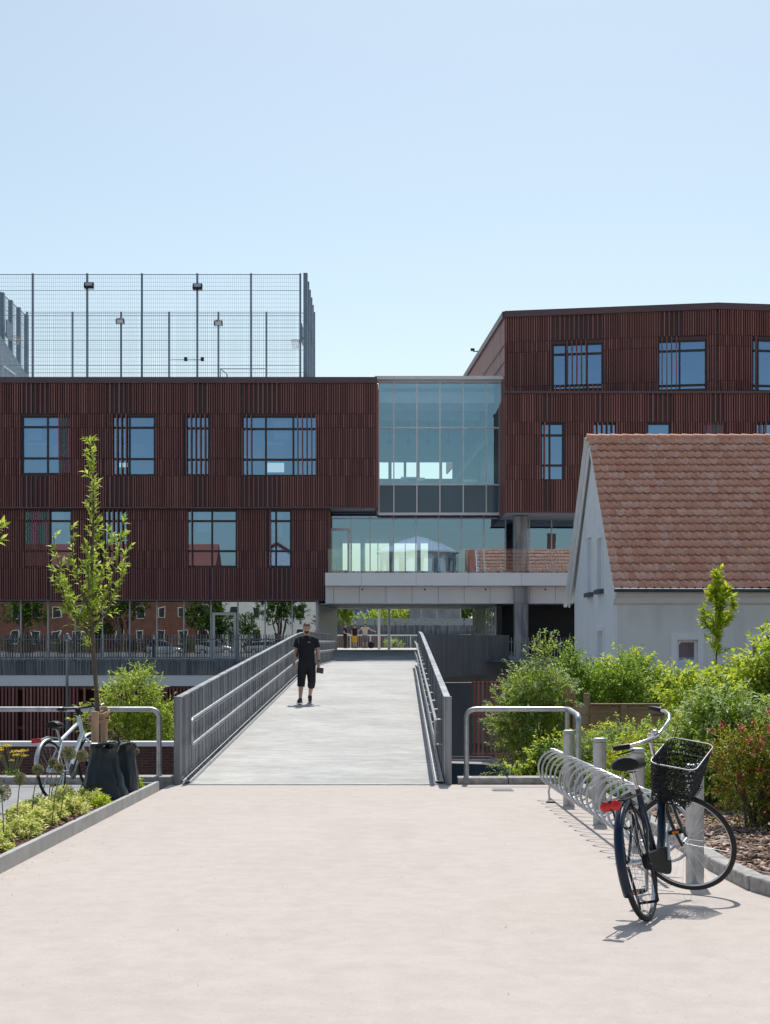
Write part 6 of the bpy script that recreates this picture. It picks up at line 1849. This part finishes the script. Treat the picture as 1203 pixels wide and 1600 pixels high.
# ------------------------------------------------------------------ garden on the right
sheet('garden_ground', M['soil'], [(2.6, 19.62, -.62), (40, 19.62, -.62), (40, 38, -1.6), (4.6, 38, -1.6)])
gw_ = MB(); gw_.bar((2.6, 19.7, (LOW-.6)/2), (4.6, 38, (LOW-.6)/2), .2, LOW*-1-.6); tag(gw_.build('retaining_wall', M['concrete']), 'concrete retaining wall along the garden beside the lower street', 'wall')
fn = thing('wooden_fence', 'weathered board fence behind the bollards in the garden', 'fence', (3.1, 25, -1))
def fy(y): return y - 25
m = MB(); zb_ = 1.0 + H(1101, 25)
for k in range(7): m.bar((X(922, 25) - 3.1, 0, zb_ - .09 - k*.165), (8.0 - 3.1, .0, zb_ - .09 - k*.165 - .02), .028, .155)
m.build('board_panel', M['wood'], fn)
m = MB()
for k in range(7): m.bar((X(895, 23.2) - 3.1, -1.8, zb_ + .02 - k*.165), (X(918, 24.9) - 3.1, -.1, zb_ - .09 - k*.165), .028, .155)
m.build('board_panel', M['wood'], fn)
m = MB(); m.box(X(922, 25) - 3.1, 4.9, -.06, .06, zb_ - .004, zb_ + .02); m.build('top_board', M['wood'], fn)
for px, Z, py in ((885, 23.3, 1073), (893, 23.4, 1079), (916, 24.9, 1083), (973, 25.0, 1101)):
    m = MB(); x = X(px, Z) - 3.1; m.box(x - .05, x + .05, Z - 25 - .06, Z - 25 + .04, -.4, H(py, Z) + 1.0); m.build('post', M['wood'], fn)

shrub('flowering_shrub', 'large grey-green shrub with whitish blossom left of the wooden fence', 'shrub', (X(840, 23.5), 23.5, -1.9),
      [((-.05, 0, 1.8), (.50, .5, .85)), ((-.1, .0, 2.5), (.42, .45, .45)), ((.12, 0, 2.95), (.14, .15, .42)), ((.20, 0, 1.3), (.40, .5, .6)), ((-.40, 0, 2.1), (.32, .4, .45)), ((.25, 0, 2.4), (.25, .4, .35))],
      1500, 8, .070, 'leaf_sap', wr=.42, tl=.28, up=.45, seed=21, stem_r=.02, extra=[('leaf_spray', .55, .055, 'leaf_grey', 6), ('blossom', .10, .028, 'blossom', 8)])
shrub('shrub', 'low bright green shrub under the white flowering shrub beside the hoop rail', 'shrub', (X(845, 20.6), 20.6, -1.0),
      [((0, 0, .40), (.45, .3, .32)), ((.15, 0, .7), (.30, .3, .3))], 700, 8, .06, 'leaf_dark', wr=.45, tl=.2, seed=22, extra=[('leaf_spray', .35, .06, 'leaf_lime', 6)])
shrub('tall_shrub', 'dark green broad leaved shrub between the white flowering shrub and the house', 'shrub', (X(905, 27), 27, -1.8),
      [((-.1, 0, 2.1), (.50, .5, .75)), ((.5, 0, 2.0), (.6, .5, .7)), ((-.15, 0, 2.75), (.28, .3, .35)), ((.9, 0, 2.35), (.45, .4, .5)), ((-.35, 0, 1.6), (.4, .4, .6))], 2000, 8, .075, 'leaf_green', wr=.5, tl=.26, seed=23)
shrub('hedge_shrub', 'dense dark green shrub in front of the house window', 'shrub', (X(1010, 29), 29, -1.8),
      [((-.55, 0, 2.1), (.75, .5, .7)), ((.35, 0, 2.0), (.8, .5, .62)), ((-.3, 0, 2.65), (.4, .35, .3)), ((1.1, 0, 1.9), (.6, .5, .5)), ((-.9, 0, 2.4), (.3, .3, .35))], 2600, 8, .075, 'leaf_green', wr=.5, tl=.24, seed=24, extra=[('leaf_spray', .3, .08, 'leaf_lime', 6)])
sapling('slender lime green young tree in front of the house', (X(1120, 21.5), 21.5, -.7), 3.18 + .0,
    [(.70, 170, .22, .40), (.74, 10, .24, .42), (.84, 190, .12, .24), (.86, 20, .12, .2), (.70, 60, .2, .3), (.80, 270, .14, .24)], 190, .105, 'leaf_lime', seed=33, crown0=.60, trunk_r=.016, per=7, tw=.20)
shrub('shrub', 'lime green leafy shrub at the right behind the wooden fence', 'shrub', (X(1120, 20.5), 20.5, -.6),
      [((-.05, 0, .9), (.55, .5, .45)), ((.35, 0, 1.15), (.5, .5, .40)), ((-.30, 0, 1.25), (.30, .3, .24)), ((.9, 0, 1.0), (.5, .5, .5))], 1700, 8, .085, 'leaf_sap', wr=.5, tl=.26, seed=25, extra=[('leaf_spray', .6, .09, 'leaf_lime', 6)])
shrub('tall_shrub', 'tall glossy green shrub cut by the right edge of the photo', 'shrub', (X(1222, 17.0), 17.0, -.35),
      [((.05, 0, 1.15), (.45, .5, .5)), ((.10, 0, 1.55), (.26, .3, .34)), ((-.15, 0, 1.35), (.28, .3, .25)), ((.5, 0, 1.3), (.4, .5, .6)), ((-.05, 0, .7), (.55, .5, .5))], 1700, 8, .085, 'leaf_sap', wr=.5, tl=.28, seed=26, extra=[('leaf_spray', .25, .09, 'leaf_lime', 6)])
shrub('shrub', 'yellow-green shrub behind the handlebars of the black bicycle', 'shrub', (X(1015, 17.3), 17.3, -.35),
      [((-.1, 0, .34), (.42, .4, .32)), ((.15, 0, .52), (.28, .3, .26)), ((-.35, 0, .26), (.3, .3, .26)), ((.40, 0, .50), (.3, .35, .38))], 1100, 8, .06, 'leaf_yellow', wr=.40, tl=.2, seed=27, extra=[('leaf_spray', .4, .05, 'leaf_green', 6)])
shrub('shrub', 'fine leaved grey-green shrub between the second bollard and the wooden fence', 'shrub', (X(940, 19.2), 19.2, -.42),
      [((0, 0, .36), (.34, .3, .32)), ((.26, 0, .42), (.28, .3, .32)), ((-.25, 0, .3), (.22, .3, .26))], 800, 9, .07, 'leaf_grey', wr=.22, tl=.24, seed=28, extra=[('leaf_spray', .4, .05, 'leaf_lime', 5)])
shrub('shrub', 'green soft leaved shrub behind the bicycle basket', 'shrub', (X(1105, 15.2), 15.2, -.26),
      [((-.10, 0, .45), (.38, .4, .42)), ((.25, 0, .65), (.38, .4, .42)), ((.10, 0, .92), (.24, .3, .24)), ((.5, 0, .5), (.4, .4, .45))], 1500, 8, .055, 'leaf_green', wr=.4, tl=.22, seed=29, extra=[('leaf_spray', .5, .06, 'leaf_grey', 6), ('leaf_spray', .25, .05, 'leaf_lime', 5)])
shrub('barberry_shrub', 'bronze and crimson flecked shrub at the right edge above the bark chips', 'shrub', (X(1175, 13.2), 13.2, -.22),
      [((0, 0, .42), (.38, .35, .36)), ((.3, 0, .55), (.42, .4, .45)), ((-.15, 0, .62), (.25, .25, .25)), ((.6, 0, .4), (.4, .4, .4))], 1250, 9, .048, 'leaf_bronze', wr=.38, tl=.17, seed=30, extra=[('blossom', .085, .045, 'leaf_red', 9)])
shrub('shrub', 'low green shrub behind the nearest bollard at the kerb', 'shrub', (X(1050, 15.5), 15.5, -.28),
      [((0, 0, .28), (.38, .3, .28)), ((.3, 0, .3), (.3, .3, .28)), ((-.3, .3, .25), (.3, .3, .25))], 650, 8, .05, 'leaf_green', wr=.42, tl=.18, seed=31, extra=[('leaf_spray', .3, .045, 'leaf_yellow', 5)])

# ------------------------------------------------------------------ beyond the passage
m = MB(); x0_ = X(526, 112) - .4
fr_ = thing('railing', 'white topped mesh railing behind the three people', 'railing', (x0_, 112, 1.0))
Lx = X(735, 112) - x0_
m.box(0, Lx, -.05, .05, .92, 1.02); 
k = 0
while k*1.5 < Lx: m.box(k*1.5 - .03, k*1.5 + .03, -.03, .03, 0, .92); k += 1
m.build('handrail', M['white_paint'], fr_)
m = MB(); k = 0
while k*.14 < Lx: m.box(k*.14 - .012, k*.14 + .012, -.01, .01, .05, .92); k += 1
m.build('baluster', M['galv'], fr_)
b_ = MB(); b_.box(-14, X(600, 116), 116, 116.4, .0, 1.95); tag(b_.build('brick_wall', M['brick_red']), 'low red brick wall beyond the far railing', 'wall')
b_ = MB(); b_.box(-20, 30, 126, 126.5, -1, H(977, 126)); k = 0
while k < 80: b_.box(-16 + k*.4, -15.93 + k*.4, 125.8, 125.9, 0, H(986, 126)); k += 1
tag(b_.build('site_wall', M['steel_sheet']), 'plain grey wall with bars behind the far railing', 'wall')
ct = thing('site_building', 'blue-grey site building with blue window panels far behind the passage', 'building', (X(560, 165), 165, 0))
m = MB(); m.box(X(538, 165) - X(560, 165), X(577, 165) - X(560, 165), 0, 4, 0, 8); m.build('wall', M['steel_sheet'], ct)
for px in (543.5, 559.5, 572.5):
    m = MB(); x = X(px, 165) - X(560, 165); m.box(x - .32, x + .32, -.06, 0, H(965, 165), H(953, 165)); m.build('window', pm('blue_panel', (.10, .20, .42), (.08, .17, .36), 2, .4), ct)
    m2_ = MB(); m2_.box(x - .07, x + .07, -.08, -.065, H(960, 165), H(957, 165)); m2_.build('emblem', M['white_paint'], ct)
b_ = MB(); b_.box(X(640, 150), X(720, 150), 150, 156, 0, 8.5); tag(b_.build('concrete_building', M['concrete']), 'grey concrete building under construction beyond the passage', 'building')
sc = thing('scaffolding', 'scaffold tubes and stacked material before the concrete building', 'scaffold', (X(645, 140), 140, 0))
m = MB(); rnd = random.Random(8)
for i in range(9):
    x = i*.75; m.tube([(x, 0, 2), (x, 0, 2 + rnd.uniform(1.0, 3.5))], .04, 5)
for z_ in (2.4, 2.9, 3.3): m.tube([(-1, 0, z_), (6, 0, z_ + .05)], .05, 5)
m.build('tube', M['galv'], sc)
m = MB()
for i in range(5): m.box(i*1.1 - .5, i*1.1 + .6, -.3, .3, 2.0 + rnd.uniform(0, .2), 2.5 + rnd.uniform(0, .3))
m.build('stacked_board', M['white_edge'], sc)
vn = thing('white_van', 'white van parked behind the far wall, left of the people', 'van', (X(550, 145), 145, 0))
m = MB(); m.prism([(-1.5, 1.2), (-1.5, 3.2), (-1.3, 3.45), (.6, 3.45), (1.2, 2.7), (1.9, 2.5), (1.9, 1.2)], 0, 1.9, 'y'); m.build('body', M['car_white'], vn, bevel=.05)
m = MB(); m.prism([(-.9, 2.75), (-.9, 3.25), (.5, 3.25), (.95, 2.75)], -.02, -.005, 'y'); m.build('window', M['glass_car'], vn)
br = MB()
for i in range(14): br.box(X(526, 135) + i*.9, X(526, 135) + i*.9 + .8, 135, 135.1, H(978, 135), H(966, 135))
tag(br.build('barrier', M['galv']), 'row of pale grey barriers between the van and the site wall', 'barrier')
for (px, Z, rr, l) in ((533, 128, 1.0, 'small round green tree left of the blue site building'), (592, 150, 1.9, 'green tree behind the white post of the passage'), (622, 155, 2.0, 'wide green tree between the passage posts and the concrete building'), (610, 117, .7, 'low shrub growing between the two passage posts'), (664, 60.5, .25, '')):
    if not l: continue
    base_z = 1.0 if Z > 118 else .2
    shrub('far_tree', l, 'tree', (X(px, Z), Z, base_z), [((0, 0, 2.6 if Z > 118 else .7), (rr, rr*.8, 1.3 if Z > 118 else .6)), ((rr*.5, 0, 3.2 if Z > 118 else .9), (rr*.7, rr*.6, .9 if Z > 118 else .4))], 420, 7, .22 if Z > 118 else .12, 'leaf_sap', wr=.6, tl=.4, seed=int(px), stem_r=.07, group=None, stempart='trunk')

g_ = np.random.default_rng(90); n_ = 9000
P_ = np.stack([g_.uniform(-60, 120, n_), g_.uniform(240, 256, n_), np.zeros(n_)], 1)
P_[:, 2] = LOW + (12.5 + 2.2*np.sin(P_[:, 0]*.13) + 1.5*np.sin(P_[:, 0]*.41 + 1) + g_.normal(0, .5, n_)) * g_.uniform(0, 1, n_)**.6
V, Fq = leaf_verts(P_, g_.normal(size=(n_, 3)), g_.normal(size=(n_, 3)), g_.uniform(1.2, 2.6, n_), g_.uniform(.8, 1.8, n_))
tag(mesh_np('far_wood', V, Fq, M['leaf_dark']), 'far dark line of trees seen through the passage', 'wood', kind='stuff')
# ------------------------------------------------------------------ street behind the camera, seen in the glass
def plain_house(label, x0, x1, y, d, h, rh, wmat, rmat, chim=None, gable=False):
    r = thing('house', label, 'house', (x0, y, .3)); w_ = x1 - x0
    m = MB(); m.box(0, w_, -d, 0, 0, h)
    if gable: m.prism([(0, h), (w_, h), (w_/2, h + rh)], -d + .02, -.02, 'y')
    m.build('wall', M[wmat], r)
    m = MB()
    if gable:
        m.prism([(-.3, h - .1), (w_/2, h + rh + .15), (w_ + .3, h - .1), (w_ + .3, h + .05), (w_/2, h + rh + .35), (-.3, h + .05)], -d - .2, .2, 'y')
    else: m.prism([(-.4 - 0, h - .05), (-d/2, h + rh), (-d - .4 + .8, h - .05)], -.3, w_ + .3, 'x') if False else m.prism([(.4, h - .05), (-d/2, h + rh), (-d - .4, h - .05)], -.3, w_ + .3, 'x')
    ro = m.build('roof', M[rmat], r)
    if chim is not None:
        m = MB(); m.box(chim, chim + 1.0, -d/2 - .4, -d/2 + .4, h + rh - .8, h + rh + 1.9); m.build('chimney', M['brick_red'], ro)
    n_ = int(w_/2.4)
    for z_ in ([1.0, 3.9] if h > 5 else [1.0]):
        for i in range(n_):
            x = (i + .5)*w_/n_
            m = MB(); m.box(x - .5, x + .5, .0, .06, z_, z_ + 1.5); wo = m.build('window', M['white_paint'], r)
            m = MB(); m.box(x - .42, x + .42, .061, .07, z_ + .08, z_ + 1.42); m.build('pane', M['interior_dark'], wo)
    return r
M['roof_red'] = pm('red_roof', (.42, .13, .08), (.34, .10, .065), 3, .85)
plain_house('red brick house across the street, mirrored in the left ground floor glass', -52, -20, -30, 9, 8.6, 4.2, 'brick_red', 'roof_red', 5)
plain_house('white gabled house across the street mirrored in the ground floor glass', -18.8, -6.0, -29, 9, 8.4, 4.0, 'white_paint', 'roof_red', None, True)
pv = thing('pavilion', 'tall white round pavilion with a pale shallow conical roof, mirrored in the middle floor glass', 'pavilion', (4.0, -36, .3))
m = MB(); m.lathe([(4.6, 0), (4.6, 12.0)], 14); m.build('wall', M['white_paint'], pv)
m = MB(); m.lathe([(5.1, 12.0), (5.1, 12.15), (2.6, 13.3), (.6, 13.9), (.05, 14.0)], 14); m.build('roof', M['white_edge'], pv)
for i in range(14):
    a_ = (i + .5) * math.pi * 2 / 14; m = MB(); m.bar((4.55*math.cos(a_), 4.55*math.sin(a_), 8.6), (4.55*math.cos(a_), 4.55*math.sin(a_), 11.2), .9, .12, (math.cos(a_), math.sin(a_), 0)); m.build('window', M['steel_sheet'], pv)
plain_house('red tiled house with a chimney mirrored in the middle floor glass', 10.0, 28, -30, 9, 7.4, 5.0, 'brick_red', 'roof_red', 9.6)
shrub('hedge', 'dark clipped hedge along the street behind the parked cars', 'hedge', (-26, -23.5, .1), [((x_, 0, .8), (2.6, .7, .9)) for x_ in range(-18, 16, 3)], 1800, 8, .16, 'leaf_dark', wr=.6, tl=.4, seed=77, stem_r=.03)
shrub('hedge', 'dark clipped hedge along the street right of the white gabled house', 'hedge', (-4, -23.0, .1), [((x_, 0, .8), (2.4, .7, .9)) for x_ in range(-4, 4, 3)], 700, 8, .16, 'leaf_dark', wr=.6, tl=.4, seed=78, stem_r=.03)
c0 = car('silver car parked in the row across the street behind the viewer', (-13.0, -20, .05), R(4), M['car_silver'], 'cars parked across the street')
for i, (x, lb) in enumerate(((-18.6, 'second car of the row across the street'), (-8.2, 'third car of the row across the street'), (-24.0, 'far end car of the row across the street'), (-3.0, 'near end car of the row across the street'))):
    c = copy_tree(c0); c.location = (x, -20 + .3*i, .05); c['label'] = lb
    for k in c.children:
        if k.name.startswith('body') and i % 2:
            k.data = k.data.copy(); k.data.materials[0] = M['car_blue' if i == 1 else 'car_white']
for (x, y, s) in ((-21.5, -24, 31), (-15.5, -22, 32), (-5.8, -24, 33), (-28, -22, 34), (-34, -23, 35), (-40, -22, 36), (-18.5, -26, 37), (-10.5, -23, 38)):
    tr_ = shrub('street_tree', 'leafy tree by the parked cars across the street, %s' % {31: 'before the brick house', 32: 'between the brick and the white house', 33: 'right of the white gabled house', 34: 'third from the far end', 35: 'second from the far end', 36: 'at the far end', 37: 'close behind the silver car', 38: 'in front of the white gabled house'}[s], 'tree', (x, y, .2),
          [((0, 0, 4.2), (1.6, 1.5, 1.6)), ((.8, 0, 3.2), (1.2, 1.2, 1.0)), ((-.8, 0, 3.4), (1.2, 1.2, 1.1))], 420, 8, .26, 'leaf_dark', wr=.5, tl=.5, seed=s, stem_r=.09, stempart='trunk')
    k_ = {31: 1.25, 32: .7, 33: 1.1, 34: 1.5, 35: .8, 36: 1.2, 37: .9, 38: 1.35}[s]; tr_.scale = (k_, k_, k_ * (.9 if s % 2 else 1.1)); tr_.location.x += {31: 1.2, 34: -1.5, 35: 2.0, 38: -1.0}.get(s, 0)
